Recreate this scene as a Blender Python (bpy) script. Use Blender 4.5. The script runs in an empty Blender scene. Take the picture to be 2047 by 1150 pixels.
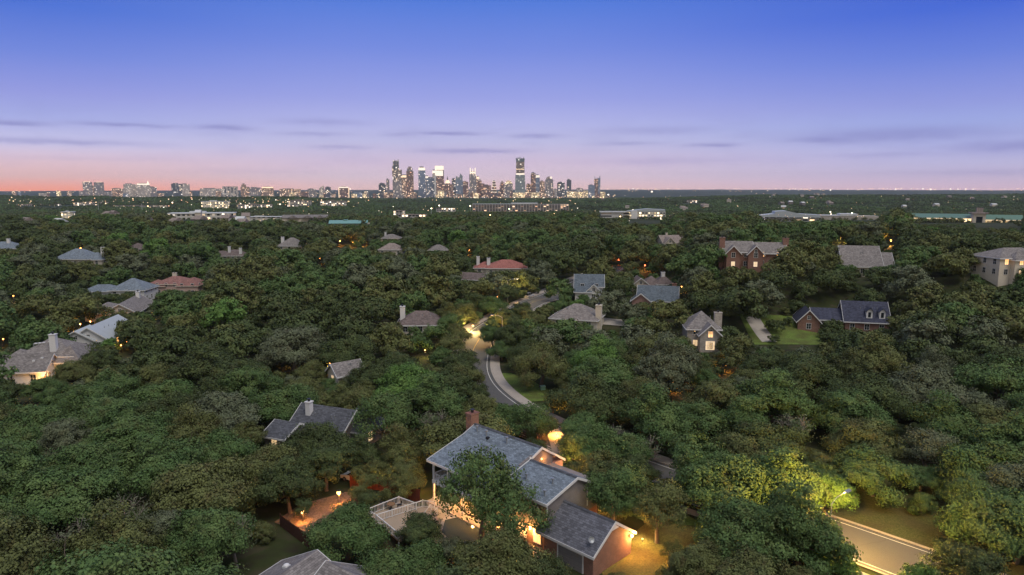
import bpy, bmesh, math, random
import numpy as np
from mathutils import Vector, Matrix
R_ = math.radians
C = bpy.context.scene.collection
sc = bpy.context.scene
random.seed(7); rng = np.random.default_rng(7)

# ------------------------------------------------------------------ camera
F_PX = 1365.0; PITCH = math.atan(197 / F_PX); CAMH = 42.0
CT, ST = math.cos(PITCH), math.sin(PITCH)
cam = bpy.data.objects.new("camera", bpy.data.cameras.new("camera")); C.objects.link(cam)
cam.location = (0, 0, CAMH); cam.rotation_euler = (math.pi / 2 - PITCH, 0, 0)
cam.data.sensor_width = 36; cam.data.lens = F_PX / 2047 * 36
cam.data.clip_start = 1; cam.data.clip_end = 60000
sc.camera = cam
# ------------------------------------------------------------------ render settings
sc.view_settings.view_transform = 'Standard'; sc.view_settings.look = 'None'
sc.view_settings.exposure = 0.0; sc.view_settings.gamma = 1
cy = sc.cycles
cy.max_bounces = 4; cy.diffuse_bounces = 2; cy.glossy_bounces = 2; cy.transmission_bounces = 2
cy.volume_bounces = 0; cy.transparent_max_bounces = 6; cy.use_denoising = True
cy.sample_clamp_indirect = 4
cy.use_adaptive_sampling = True; cy.adaptive_threshold = 0.01
try: cy.use_light_tree = True
except Exception: pass
sc.render.film_transparent = False

def srgb(r, g, b):
    def f(c):
        c /= 255
        return c / 12.92 if c <= .04045 else ((c + .055) / 1.055) ** 2.4
    return (f(r), f(g), f(b), 1)

# ------------------------------------------------------------------ sky (dusk, sun already down behind the camera)
world = bpy.data.worlds.new("World"); sc.world = world; world.use_nodes = True
nt = world.node_tree; nt.nodes.clear()
def N(t, **k):
    n = nt.nodes.new(t)
    for a, v in k.items(): setattr(n, a, v)
    return n
def L(a, b): nt.links.new(a, b)
def M(op, a, b=None, c=None):
    n = N('ShaderNodeMath', operation=op)
    for i, v in enumerate((a, b, c)):
        if v is None: continue
        if isinstance(v, (int, float)): n.inputs[i].default_value = v
        else: L(v, n.inputs[i])
    return n.outputs[0]
def ramp(fac, stops, interp='LINEAR'):
    n = N('ShaderNodeValToRGB'); cr = n.color_ramp; cr.interpolation = interp
    while len(cr.elements) > 1: cr.elements.remove(cr.elements[-1])
    cr.elements[0].position = stops[0][0]; cr.elements[0].color = stops[0][1]
    for p, c in stops[1:]:
        e = cr.elements.new(p); e.color = c
    L(fac, n.inputs[0]); return n.outputs[0]
def mixc(f, a, b):
    n = N('ShaderNodeMix', data_type='RGBA')
    for i, v in ((0, f), (6, a), (7, b)):
        if isinstance(v, (int, float, tuple)): n.inputs[i].default_value = v
        else: L(v, n.inputs[i])
    return n.outputs[2]
tc = N('ShaderNodeTexCoord'); sep = N('ShaderNodeSeparateXYZ'); L(tc.outputs['Generated'], sep.inputs[0])
X, Y, Z = sep.outputs
elev = M('MULTIPLY', M('ARCSINE', Z), 180 / math.pi)
e40 = M('DIVIDE', M('ADD', elev, 2), 42)                      # -2..40 degrees onto 0..1
P = lambda d: (d + 2) / 42
zen = srgb(168, 176, 200)
K = .83                                                       # edges of the view: same row, lower elevation
left = ramp(e40, [(0, srgb(255, 138, 92)), (P(0), srgb(255, 150, 110)), (P(1.0 * K), srgb(236, 184, 176)), (P(2.4 * K), srgb(224, 194, 206)), (P(3.8 * K), srgb(205, 201, 236)),
                  (P(5.8 * K), srgb(170, 177, 233)), (P(7.9 * K), srgb(150, 157, 228)), (P(11 * K), srgb(114, 137, 223)), (P(14.6 * K), srgb(76, 115, 215)), (P(22), srgb(72, 102, 196)), (1, zen)])
mid = ramp(e40, [(0, srgb(230, 168, 160)), (P(0), srgb(230, 188, 182)), (P(1.0), srgb(222, 196, 208)), (P(2.2), srgb(210, 190, 214)), (P(3.8), srgb(194, 192, 230)), (P(5.3), srgb(181, 184, 235)),
                 (P(7.2), srgb(157, 165, 232)), (P(11), srgb(118, 141, 226)), (P(14.6), srgb(82, 124, 220)), (P(22), srgb(74, 106, 198)), (1, zen)])
right = ramp(e40, [(0, srgb(206, 164, 182)), (P(0), srgb(214, 180, 196)), (P(.8 * K), srgb(204, 181, 208)), (P(2.0 * K), srgb(188, 180, 216)), (P(3.8 * K), srgb(176, 180, 229)), (P(5.6 * K), srgb(160, 172, 231)),
                   (P(7.2 * K), srgb(147, 157, 227)), (P(11 * K), srgb(106, 131, 222)), (P(14.6 * K), srgb(70, 106, 215)), (P(22), srgb(66, 96, 196)), (1, zen)])
az = M('ARCTAN2', X, Y)
def mr(x, a, b):
    n = N('ShaderNodeMapRange', interpolation_type='SMOOTHSTEP'); L(x, n.inputs[0]); n.inputs[1].default_value = a; n.inputs[2].default_value = b; return n.outputs[0]
sky = mixc(mr(az, -.64, -.2), left, mid); sky = mixc(mr(az, .02, .6), sky, right)
# the west behind the camera still glows
west = ramp(e40, [(0, (.8, .5, .3, 1)), (P(4), (.9, .68, .45, 1)), (P(16), (.72, .66, .58, 1)), (P(32), (.55, .58, .65, 1)), (1, (.46, .5, .6, 1))])
f_w = N('ShaderNodeMapRange', interpolation_type='SMOOTHSTEP'); L(Y, f_w.inputs[0]); f_w.inputs[1].default_value = .25; f_w.inputs[2].default_value = -.7
sky = mixc(f_w.outputs[0], sky, west)
# thin violet cloud streaks low over the skyline: azimuth, elevation (degrees), half length, half height, strength
azd = M('MULTIPLY', az, 180 / math.pi)
nvec = N('ShaderNodeCombineXYZ'); L(M('MULTIPLY', azd, .55), nvec.inputs[0]); L(M('MULTIPLY', elev, 2.2), nvec.inputs[1])
noi = N('ShaderNodeTexNoise'); noi.inputs['Scale'].default_value = 1.0; noi.inputs['Detail'].default_value = 7; L(nvec.outputs[0], noi.inputs['Vector'])
wob = M('MULTIPLY', M('SUBTRACT', noi.outputs[0], .5), .9)
tot = None
for px, py, hw, hh, s in [(55, 245, 62, 4.5, .75), (275, 250, 85, 4, .8), (462, 255, 45, 4.5, .8), (120, 283, 150, 5.5, .75), (660, 244, 80, 6, .5), (640, 268, 60, 4, .55), (690, 294, 50, 4, .6),
                          (815, 269, 35, 4, .5), (900, 267, 65, 4, .9), (950, 302, 100, 4.5, .8), (1070, 272, 50, 4.5, .75), (1245, 287, 70, 4, .5), (1300, 261, 110, 7, .45), (1412, 290, 50, 4, .75),
                          (1640, 278, 90, 7, .75), (1760, 270, 150, 13, .8), (1990, 294, 90, 11, .8), (1770, 309, 100, 4.5, .4), (1330, 322, 160, 7, .3), (1960, 345, 140, 6, .35), (520, 342, 130, 5, .15), (210, 318, 120, 4, .15)]:
    a = math.degrees(math.atan2(px - 1023.5, F_PX * CT)); e = math.degrees(math.atan((575 - py) / math.hypot(F_PX, 0)) - PITCH) * math.cos(math.radians(a))
    da = M('DIVIDE', M('SUBTRACT', azd, a), hw / 23.8)
    de = M('DIVIDE', M('SUBTRACT', M('ADD', elev, M('MULTIPLY', wob, .35)), e), hh / 23.8)
    d2 = M('ADD', M('MULTIPLY', da, da), M('MULTIPLY', de, de))
    g = M('MULTIPLY', M('EXPONENT', M('MULTIPLY', d2, -1.0)), s)
    tot = g if tot is None else M('MAXIMUM', tot, g)
tot = M('MULTIPLY', tot, M('ADD', .45, M('MULTIPLY', noi.outputs[0], .9)))
wide = N('ShaderNodeTexNoise'); wide.inputs['Scale'].default_value = .35; wide.inputs['Detail'].default_value = 3; L(nvec.outputs[0], wide.inputs['Vector'])
band = M('MULTIPLY', M('EXPONENT', M('MULTIPLY', M('POWER', M('DIVIDE', M('SUBTRACT', elev, 3.6), 2.2), 2), -1)), M('MULTIPLY', M('MAXIMUM', M('SUBTRACT', wide.outputs[0], .5), 0), .9))
tot = M('MINIMUM', M('ADD', tot, band), 1)
f_e = M('MULTIPLY', tot, .62)
sky = mixc(f_e, sky, srgb(112, 110, 182))
lift = N('ShaderNodeVectorMath', operation='SCALE'); L(sky, lift.inputs[0]); L(M('ADD', 1, M('MULTIPLY', M('EXPONENT', M('MULTIPLY', M('POWER', M('DIVIDE', elev, 2.6), 2), -1)), .24)), lift.inputs['Scale']); sky = lift.outputs[0]   # brighter air along the horizon
SKY_STRENGTH = 1.0
bg = N('ShaderNodeBackground'); L(sky, bg.inputs[0]); bg.inputs[1].default_value = SKY_STRENGTH
wo = N('ShaderNodeOutputWorld'); L(bg.outputs[0], wo.inputs[0])
# afterglow of the set sun, very soft, from the west behind the camera
sun = bpy.data.objects.new("afterglow", bpy.data.lights.new("afterglow", 'SUN')); C.objects.link(sun)
sun.data.energy = 1.8; sun.data.angle = R_(30); sun.data.color = (1, .9, .78)
sun.rotation_euler = (R_(30), 0, R_(40))

# ------------------------------------------------------------------ helpers
def ray(px, py):
    r = (px - 1023.5) / F_PX; d = (py - 575) / F_PX
    return Vector((r, CT - d * ST, -ST - d * CT))
def at_z(px, py, z):
    v = ray(px, py); t = (z - CAMH) / v.z
    return Vector((0, 0, CAMH)) + v * t
def at_d(px, py, d):
    v = ray(px, py)
    return Vector((0, 0, CAMH)) + v * (d / v.y)
def proj(p):
    x, y, z = p[0], p[1], p[2] - CAMH
    fw = y * CT - z * ST; up = y * ST + z * CT
    return 1023.5 + F_PX * x / fw, 575 - F_PX * up / fw, fw

D_T = np.array([0, 100, 170, 220, 260, 320, 450, 600, 750, 1000, 1300, 1700, 2200, 2600, 3200, 4300, 5500, 8000, 14000.])
A_T = np.arctan(np.array([-.75, -.4, -.1, .1, .35, .75]))
Z_T = np.array([[0] * 6, [0] * 6, [0, 0, 0, 0, 2, 5], [2, 2, 4, 8, 13, 16], [3, 3, 5, 9, 17, 20], [5, 5, 7, 10, 17, 21], [7, 7, 8, 11, 14, 17], [8, 8, 8, 10, 10, 8], [5, 6, 6, 6, 5, 1],
                [-5, -5, -5, -5, -6, -2], [-12] * 6, [-12, -14, -20, -18, -10, -8], [-4, -4, -18, -14, 4, 8], [8, 6, -12, -6, 10, 16], [-8, -8, -18, -15, 0, 0], [-20] * 6, [-18] * 6, [8, 8, 14, 16, 18, 18], [28, 30, 32, 36, 38, 38]], float)
CTRL = []                                                    # (x, y, residual): house pads
def z_table(x, y):
    x = np.asarray(x, float); y = np.asarray(y, float)
    a = np.arctan2(x, np.maximum(y, 1e-6)); a = np.clip(a, A_T[0], A_T[-1])
    d = np.where(y > 0, np.hypot(x, y) * np.cos(a), 0)
    i = np.clip(np.searchsorted(D_T, d) - 1, 0, len(D_T) - 2); j = np.clip(np.searchsorted(A_T, a) - 1, 0, len(A_T) - 2)
    fd = np.clip((d - D_T[i]) / (D_T[i + 1] - D_T[i]), 0, 1); fa = np.clip((a - A_T[j]) / (A_T[j + 1] - A_T[j]), 0, 1)
    fd = fd * fd * (3 - 2 * fd); fa = fa * fa * (3 - 2 * fa)
    z = (Z_T[i, j] * (1 - fd) + Z_T[i + 1, j] * fd) * (1 - fa) + (Z_T[i, j + 1] * (1 - fd) + Z_T[i + 1, j + 1] * fd) * fa
    k = np.clip((d - 250) / 900, 0, 1) * np.clip((16000 - d) / 8000, 0, 1)
    return z + k * (3.0 * np.sin(x * .0063 + 1) * np.cos(y * .0051) + 2 * np.sin(x * .017 + y * .011))
def ground(x, y):
    x = np.asarray(x, float); y = np.asarray(y, float)
    z = z_table(x, y); num = np.zeros_like(z); den = np.zeros_like(z)
    for cx, cy_, r, s in CTRL:
        w = np.exp(-((x - cx) ** 2 + (y - cy_) ** 2) / (s * s)); num = num + w * r; den = den + w
    return z + num / np.maximum(den, 1)
def gz(x, y): return float(ground(x, y))
def on_ground(px, py):
    t = 60.0; v = ray(px, py)
    while t < 20000:
        p = Vector((0, 0, CAMH)) + v * t
        if p.z <= gz(p.x, p.y): return p
        t *= 1.01
    return p

def tag(o, label=None, cat=None, group=None, kind=None):
    for k, v in (('label', label), ('category', cat), ('group', group), ('kind', kind)):
        if v: o[k] = v
    return o
def empty(name, loc, rz=0, label=None, cat=None, group=None):
    o = bpy.data.objects.new(name, None); C.objects.link(o); o.empty_display_size = .5
    o.location = loc; o.rotation_euler.z = rz
    return tag(o, label, cat, group)
def link(name, me, parent=None):
    o = bpy.data.objects.new(name, me); C.objects.link(o)
    if parent: o.parent = parent
    return o
class MB:
    """collects shapes, then becomes ONE mesh object"""
    def __init__(s): s.v = []; s.f = []
    def add(s, vs, fs):
        n = len(s.v); s.v += [tuple(v) for v in vs]; s.f += [tuple(i + n for i in f) for f in fs]; return s
    def box(s, x0, x1, y0, y1, z0, z1):
        return s.add([(x0, y0, z0), (x1, y0, z0), (x1, y1, z0), (x0, y1, z0), (x0, y0, z1), (x1, y0, z1), (x1, y1, z1), (x0, y1, z1)],
                     [(3, 2, 1, 0), (4, 5, 6, 7), (0, 1, 5, 4), (1, 2, 6, 5), (2, 3, 7, 6), (3, 0, 4, 7)])
    def cbox(s, c, d): return s.box(c[0] - d[0] / 2, c[0] + d[0] / 2, c[1] - d[1] / 2, c[1] + d[1] / 2, c[2] - d[2] / 2, c[2] + d[2] / 2)
    def prism(s, prof, a0, a1, axis='x'):
        """profile (other axis, z) extruded along axis"""
        n = len(prof)
        mk = (lambda a, p: (a, p[0], p[1])) if axis == 'x' else (lambda a, p: (p[0], a, p[1]))
        return s.add([mk(a0, p) for p in prof] + [mk(a1, p) for p in prof], [tuple(range(n)), tuple(range(2 * n - 1, n - 1, -1))] + [(i, i + n, (i + 1) % n + n, (i + 1) % n) for i in range(n)])
    def ngon(s, pts, z0, z1):
        n = len(pts)
        return s.add([(p[0], p[1], z0) for p in pts] + [(p[0], p[1], z1) for p in pts], [tuple(range(n - 1, -1, -1)), tuple(range(n, 2 * n))] + [(i, (i + 1) % n, (i + 1) % n + n, i + n) for i in range(n)])
    def tube(s, pts, rad, n=7, caps=True):
        pts = [Vector(p) for p in pts]; vs = []; fs = []
        if isinstance(rad, (int, float)): rad = [rad] * len(pts)
        for i, p in enumerate(pts):
            d = (pts[min(i + 1, len(pts) - 1)] - pts[max(i - 1, 0)]).normalized()
            a = d.cross(Vector((0, 0, 1)) if abs(d.z) < .9 else Vector((1, 0, 0))).normalized(); b = d.cross(a)
            vs += [p + (a * math.cos(k * 2 * math.pi / n) + b * math.sin(k * 2 * math.pi / n)) * rad[i] for k in range(n)]
        for i in range(len(pts) - 1):
            fs += [(i * n + k, i * n + (k + 1) % n, (i + 1) * n + (k + 1) % n, (i + 1) * n + k) for k in range(n)]
        if caps: fs += [tuple(range(n - 1, -1, -1)), tuple(range(len(vs) - n, len(vs)))]
        return s.add(vs, fs)
    def ball(s, c, r, nu=10, nv=6, sz=1):
        vs = [(c[0], c[1], c[2] - r * sz)]; fs = []
        for j in range(1, nv):
            t = -math.pi / 2 + math.pi * j / nv
            vs += [(c[0] + r * math.cos(t) * math.cos(2 * math.pi * i / nu), c[1] + r * math.cos(t) * math.sin(2 * math.pi * i / nu), c[2] + r * sz * math.sin(t)) for i in range(nu)]
        vs.append((c[0], c[1], c[2] + r * sz)); m = len(vs) - 1
        for i in range(nu):
            fs.append((0, 1 + (i + 1) % nu, 1 + i)); fs.append((m, m - nu + i, m - nu + (i + 1) % nu))
            for j in range(nv - 2): fs.append((1 + j * nu + i, 1 + j * nu + (i + 1) % nu, 1 + (j + 1) * nu + (i + 1) % nu, 1 + (j + 1) * nu + i))
        return s.add(vs, fs)
    def build(s, name, mat, parent=None, smooth=False):
        me = bpy.data.meshes.new(name); me.from_pydata(s.v, [], s.f); me.update()
        bm = bmesh.new(); bm.from_mesh(me); bmesh.ops.recalc_face_normals(bm, faces=bm.faces); bm.to_mesh(me); bm.free()
        if smooth: me.shade_smooth()
        me.materials.append(mat)
        return link(name, me, parent)

# ------------------------------------------------------------------ materials
MATS = {}
def newmat(name):
    m = bpy.data.materials.new(name); m.use_nodes = True
    global nt
    nt = m.node_tree
    p = nt.nodes['Principled BSDF']; MATS[name] = m
    return m, p
def plain(name, col, rough=.7, metal=0, nscale=3., namt=.25, emit=None, es=0, spec=.3):
    """base colour with two scales of mottling and slight bump"""
    m, p = newmat(name)
    t = N('ShaderNodeTexCoord')
    n1 = N('ShaderNodeTexNoise'); n1.inputs['Scale'].default_value = nscale; n1.inputs['Detail'].default_value = 5; L(t.outputs['Object'], n1.inputs['Vector'])
    n2 = N('ShaderNodeTexNoise'); n2.inputs['Scale'].default_value = nscale * .13; n2.inputs['Detail'].default_value = 3; L(t.outputs['Object'], n2.inputs['Vector'])
    f = M('ADD', 1 - namt, M('MULTIPLY', M('ADD', n1.outputs[0], n2.outputs[0]), namt))
    v = N('ShaderNodeVectorMath', operation='SCALE'); v.inputs[0].default_value = col[:3]; L(f, v.inputs['Scale']); L(v.outputs[0], p.inputs['Base Color'])
    p.inputs['Roughness'].default_value = rough; p.inputs['Metallic'].default_value = metal; p.inputs['Specular IOR Level'].default_value = spec
    if emit: p.inputs['Emission Color'].default_value = (*emit[:3], 1); p.inputs['Emission Strength'].default_value = es
    return m
def wallvec():
    """(along the wall, height) from object space, by facing"""
    t = N('ShaderNodeTexCoord'); s_ = N('ShaderNodeSeparateXYZ'); L(t.outputs['Object'], s_.inputs[0])
    n_ = N('ShaderNodeSeparateXYZ'); L(t.outputs['Normal'], n_.inputs[0])
    ax = M('GREATER_THAN', M('ABSOLUTE', n_.outputs[0]), M('ABSOLUTE', n_.outputs[1]))
    u = M('ADD', M('MULTIPLY', s_.outputs[1], ax), M('MULTIPLY', s_.outputs[0], M('SUBTRACT', 1, ax)))
    c = N('ShaderNodeCombineXYZ'); L(u, c.inputs[0]); L(s_.outputs[2], c.inputs[1])
    return c.outputs[0], u, s_.outputs[2], n_.outputs[2], ax
def brick(name, c1, c2, mortar, w=.24, h=.085, ms=.012, rough=.85, bias=0):
    m, p = newmat(name); v, *_ = wallvec()
    b = N('ShaderNodeTexBrick'); L(v, b.inputs['Vector']); b.inputs['Color1'].default_value = (*c1, 1); b.inputs['Color2'].default_value = (*c2, 1); b.inputs['Mortar'].default_value = (*mortar, 1)
    b.inputs['Scale'].default_value = 1; b.inputs['Brick Width'].default_value = w; b.inputs['Row Height'].default_value = h; b.inputs['Mortar Size'].default_value = ms; b.inputs['Bias'].default_value = bias
    n = N('ShaderNodeTexNoise'); n.inputs['Scale'].default_value = .9; n.inputs['Detail'].default_value = 6; L(v, n.inputs['Vector'])
    s_ = N('ShaderNodeVectorMath', operation='SCALE'); L(b.outputs[0], s_.inputs[0]); L(M('ADD', .62, M('MULTIPLY', n.outputs[0], .76)), s_.inputs['Scale'])
    L(s_.outputs[0], p.inputs['Base Color']); p.inputs['Roughness'].default_value = rough
    return m
def shingle(name, col, var=.3):
    m, p = newmat(name); t = N('ShaderNodeTexCoord')
    b = N('ShaderNodeTexBrick'); L(t.outputs['Object'], b.inputs['Vector']); b.inputs['Scale'].default_value = 1; b.inputs['Brick Width'].default_value = .5; b.inputs['Row Height'].default_value = .22
    k = lambda f: tuple(c * f for c in col[:3]) + (1,)
    b.inputs['Color1'].default_value = k(1 - var); b.inputs['Color2'].default_value = k(1 + var); b.inputs['Mortar'].default_value = k(.45); b.inputs['Mortar Size'].default_value = .014
    n = N('ShaderNodeTexNoise'); n.inputs['Scale'].default_value = 2.4; n.inputs['Detail'].default_value = 8; n.inputs['Roughness'].default_value = .75; L(t.outputs['Object'], n.inputs['Vector'])
    n2 = N('ShaderNodeTexNoise'); n2.inputs['Scale'].default_value = .35; n2.inputs['Detail'].default_value = 3; L(t.outputs['Object'], n2.inputs['Vector'])
    mp = N('ShaderNodeMapping'); mp.inputs['Scale'].default_value = (1.6, .22, .5); L(t.outputs['Object'], mp.inputs[0]); n3 = N('ShaderNodeTexNoise'); n3.inputs['Scale'].default_value = 1; n3.inputs['Detail'].default_value = 4; L(mp.outputs[0], n3.inputs['Vector'])
    s_ = N('ShaderNodeVectorMath', operation='SCALE'); L(b.outputs[0], s_.inputs[0]); L(M('ADD', M('SUBTRACT', M('MULTIPLY', n3.outputs[0], .5), -.2), M('ADD', M('MULTIPLY', n.outputs[0], .8), M('MULTIPLY', n2.outputs[0], .3))), s_.inputs['Scale'])
    L(s_.outputs[0], p.inputs['Base Color']); p.inputs['Roughness'].default_value = .9; p.inputs['Specular IOR Level'].default_value = .2
    return m
def facade(name, wall, glass, lit=.3, cw=5., ch=4., frame=.28, warm=(1, .66, .34), cool=(1, .9, .78), es=3.0, zmask=None, refl=.3):
    """curtain of window cells, some of them lit"""
    m, p = newmat(name); v, u, z, nz, ax = wallvec()
    oi = N('ShaderNodeObjectInfo')
    uu = M('DIVIDE', u, cw); zz = M('DIVIDE', z, ch)
    c = N('ShaderNodeCombineXYZ'); L(M('FLOOR', uu), c.inputs[0]); L(M('FLOOR', zz), c.inputs[1]); L(M('ADD', M('MULTIPLY', oi.outputs['Random'], 91.7), M('MULTIPLY', ax, 13.3)), c.inputs[2])
    wn = N('ShaderNodeTexWhiteNoise'); L(c.outputs[0], wn.inputs[0])
    fu = M('FRACT', uu); fz = M('FRACT', zz)
    win = M('MULTIPLY', M('MULTIPLY', M('GREATER_THAN', fu, frame / 2), M('LESS_THAN', fu, 1 - frame / 2)), M('MULTIPLY', M('GREATER_THAN', fz, frame), M('LESS_THAN', fz, .97)))
    win = M('MULTIPLY', win, M('LESS_THAN', M('ABSOLUTE', nz), .5))
    on = M('MULTIPLY', win, M('LESS_THAN', wn.outputs[0], lit))
    L(mixc(win, (*wall, 1), (*glass, 1)), p.inputs['Base Color'])
    L(M('SUBTRACT', .8, M('MULTIPLY', win, .65)), p.inputs['Roughness']); L(M('MULTIPLY', win, refl), p.inputs['Metallic'])
    sp = N('ShaderNodeSeparateColor'); L(wn.outputs[1], sp.inputs[0])
    L(mixc(sp.outputs[1], (*warm, 1), (*cool, 1)), p.inputs['Emission Color'])
    L(M('MULTIPLY', on, M('ADD', es * .15, M('MULTIPLY', M('POWER', sp.outputs[2], 2.5), es * 2.2))), p.inputs['Emission Strength'])
    return m
def glow(name, col, s):
    m, p = newmat(name); p.inputs['Base Color'].default_value = (.8, .7, .6, 1); p.inputs['Emission Color'].default_value = (*col, 1); p.inputs['Emission Strength'].default_value = s
    return m
def leafmat(name, a, b, c, brown=.35):
    """tones by tree, by bough and by spray of leaves, with some browned sprays"""
    m, p = newmat(name); oi = N('ShaderNodeObjectInfo'); t = N('ShaderNodeTexCoord')
    def noise(s, d):
        n = N('ShaderNodeTexNoise'); n.inputs['Scale'].default_value = s; n.inputs['Detail'].default_value = d
        v = N('ShaderNodeVectorMath', operation='ADD'); L(t.outputs['Object'], v.inputs[0]); k = N('ShaderNodeCombineXYZ'); L(M('MULTIPLY', oi.outputs['Random'], 57.0), k.inputs[0]); L(k.outputs[0], v.inputs[1]); L(v.outputs[0], n.inputs['Vector']); return n.outputs[0]
    w = N('ShaderNodeTexWhiteNoise', noise_dimensions='3D'); g = N('ShaderNodeVectorMath', operation='SNAP'); L(t.outputs['Object'], g.inputs[0]); g.inputs[1].default_value = (.3, .3, .3); L(g.outputs[0], w.inputs[0])
    def rmp(x, lo, hi):
        f = N('ShaderNodeMapRange'); L(x, f.inputs[0]); f.inputs[1].default_value = lo; f.inputs[2].default_value = hi; return f.outputs[0]
    col = mixc(oi.outputs['Random'], (*a, 1), (*b, 1))
    col = mixc(rmp(noise(.5, 4), .42, .66), col, (*c, 1))
    col = mixc(M('MULTIPLY', rmp(noise(.8, 5), .52, .72), brown), col, (.085, .052, .026, 1))
    s_ = N('ShaderNodeVectorMath', operation='SCALE'); L(col, s_.inputs[0]); L(M('ADD', .55, M('ADD', M('MULTIPLY', w.outputs[0], .4), M('MULTIPLY', noise(1.1, 3), .8))), s_.inputs['Scale'])
    L(s_.outputs[0], p.inputs['Base Color']); p.inputs['Roughness'].default_value = .75; p.inputs['Specular IOR Level'].default_value = .12
    return m
# ------------------------------------------------------------------ palette
WHITE = plain('white_paint', (.62, .62, .62), .6); CREAM = plain('cream_stucco', (.55, .5, .42), .8); STONE = brick('limestone', (.42, .38, .33), (.3, .27, .24), (.35, .33, .3), .5, .22)
BRICK = brick('red_brick', (.23, .088, .058), (.15, .055, .042), (.26, .21, .17)); BRICK2 = brick('pink_brick', (.33, .16, .12), (.24, .1, .08), (.35, .3, .27))
TAUPE = brick('taupe_siding', (.2, .18, .175), (.19, .17, .165), (.1, .09, .088), 4, .16, .012); PINK = plain('pink_stucco', (.5, .36, .31), .8)
WOODRED = brick('red_stained_wood', (.23, .05, .022), (.17, .04, .018), (.03, .01, .01), .14, 3, .012)
R_BLUE = shingle('blue_grey_shingle', (.165, .20, .24)); R_DUSK = shingle('dusk_blue_shingle', (.105, .13, .155)); R_DARK = shingle('charcoal_shingle', (.085, .09, .105)); R_GREY = shingle('weathered_shingle', (.2, .185, .18)); R_BROWN = shingle('brown_shingle', (.15, .12, .115))
R_NAVY = shingle('navy_shingle', (.05, .055, .085)); R_RED = shingle('clay_tile', (.31, .125, .105), .3); R_METAL = plain('pale_metal_roof', (.36, .40, .43), .6, 0); R_CLAY = shingle('faded_clay_tile', (.24, .125, .11), .3); R_TEAL = plain('teal_metal_roof', (.17, .34, .33), .5, .2)
R_TAN = shingle('tan_shingle', (.25, .21, .19)); R_PALE = plain('white_membrane', (.5, .52, .53), .7); R_GREENM = plain('green_metal_roof', (.10, .19, .15), .5, .2)
CONC = plain('concrete', (.38, .35, .31), .9, nscale=1.2); STEEL = plain('galvanised_steel', (.35, .37, .39), .45, .6); DARKMET = plain('dark_metal', (.03, .03, .035), .5, .4)
GLASS = plain('dark_glass', (.02, .025, .03), .08, 0, spec=.8); LIT = glow('lit_window', (1, .46, .13), 1.5); LITC = glow('lit_window_cool', (1, .66, .32), .75)
BULB = glow('warm_bulb', (1, .52, .15), 4.5); BULBW = glow('pale_bulb', (1, .78, .42), 7); AMBULB = glow('amber_bulb', (1, .40, .09), 5.5); REDBULB = glow('orange_red_bulb', (1, .16, .04), 5)
BARK = plain('oak_bark', (.12, .095, .075), .95, nscale=5, namt=.5)

# ------------------------------------------------------------------ houses
def window(par, x, y, z, w, h, face, lit=None):
    """face: 'x-','x+','y-','y+' outward normal in house space; (x, y, z) = middle of the opening"""
    fr = MB(); t = .09
    def slab(mb, u0, u1, z0, z1, d0, d1):
        s = -1 if face[1] == '-' else 1
        a, b = sorted((s * d0, s * d1))
        if face[0] == 'y': mb.box(x + u0, x + u1, y + a, y + b, z + z0, z + z1)
        else: mb.box(x + a, x + b, y + u0, y + u1, z + z0, z + z1)
    slab(fr, -w / 2 - t, -w / 2, -h / 2 - t, h / 2 + t, -.05, .07); slab(fr, w / 2, w / 2 + t, -h / 2 - t, h / 2 + t, -.05, .07)
    slab(fr, -w / 2, w / 2, h / 2, h / 2 + t, -.05, .07); slab(fr, -w / 2, w / 2, -h / 2 - t, -h / 2, -.05, .09)
    slab(fr, -.03, .03, -h / 2, h / 2, .0, .05); slab(fr, -w / 2, -.03, -.025, .025, .0, .045); slab(fr, .03, w / 2, -.025, .025, .0, .045)
    f = fr.build('window', WHITE, par)
    pn = MB(); slab(pn, -w / 2, w / 2, -h / 2, h / 2, -.05, .025); pn.build('pane', lit or GLASS, f)
    return f
def chimney(par, x, y, z0, z1, w, d, mat, name='chimney'):
    m = MB().box(x - w / 2, x + w / 2, y - d / 2, y + d / 2, z0, z1); o = m.build(name, mat, par)
    MB().box(x - w / 2 - .1, x + w / 2 + .1, y - d / 2 - .1, y + d / 2 + .1, z1, z1 + .15).build('cap', mat if mat is not WHITE else WHITE, o)
    MB().tube([(x, y, z1 + .15), (x, y, z1 + .55)], .2, 8).box(x - .3, x + .3, y - .3, y + .3, z1 + .55, z1 + .62).build('flue', DARKMET, o)
    return o
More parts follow.
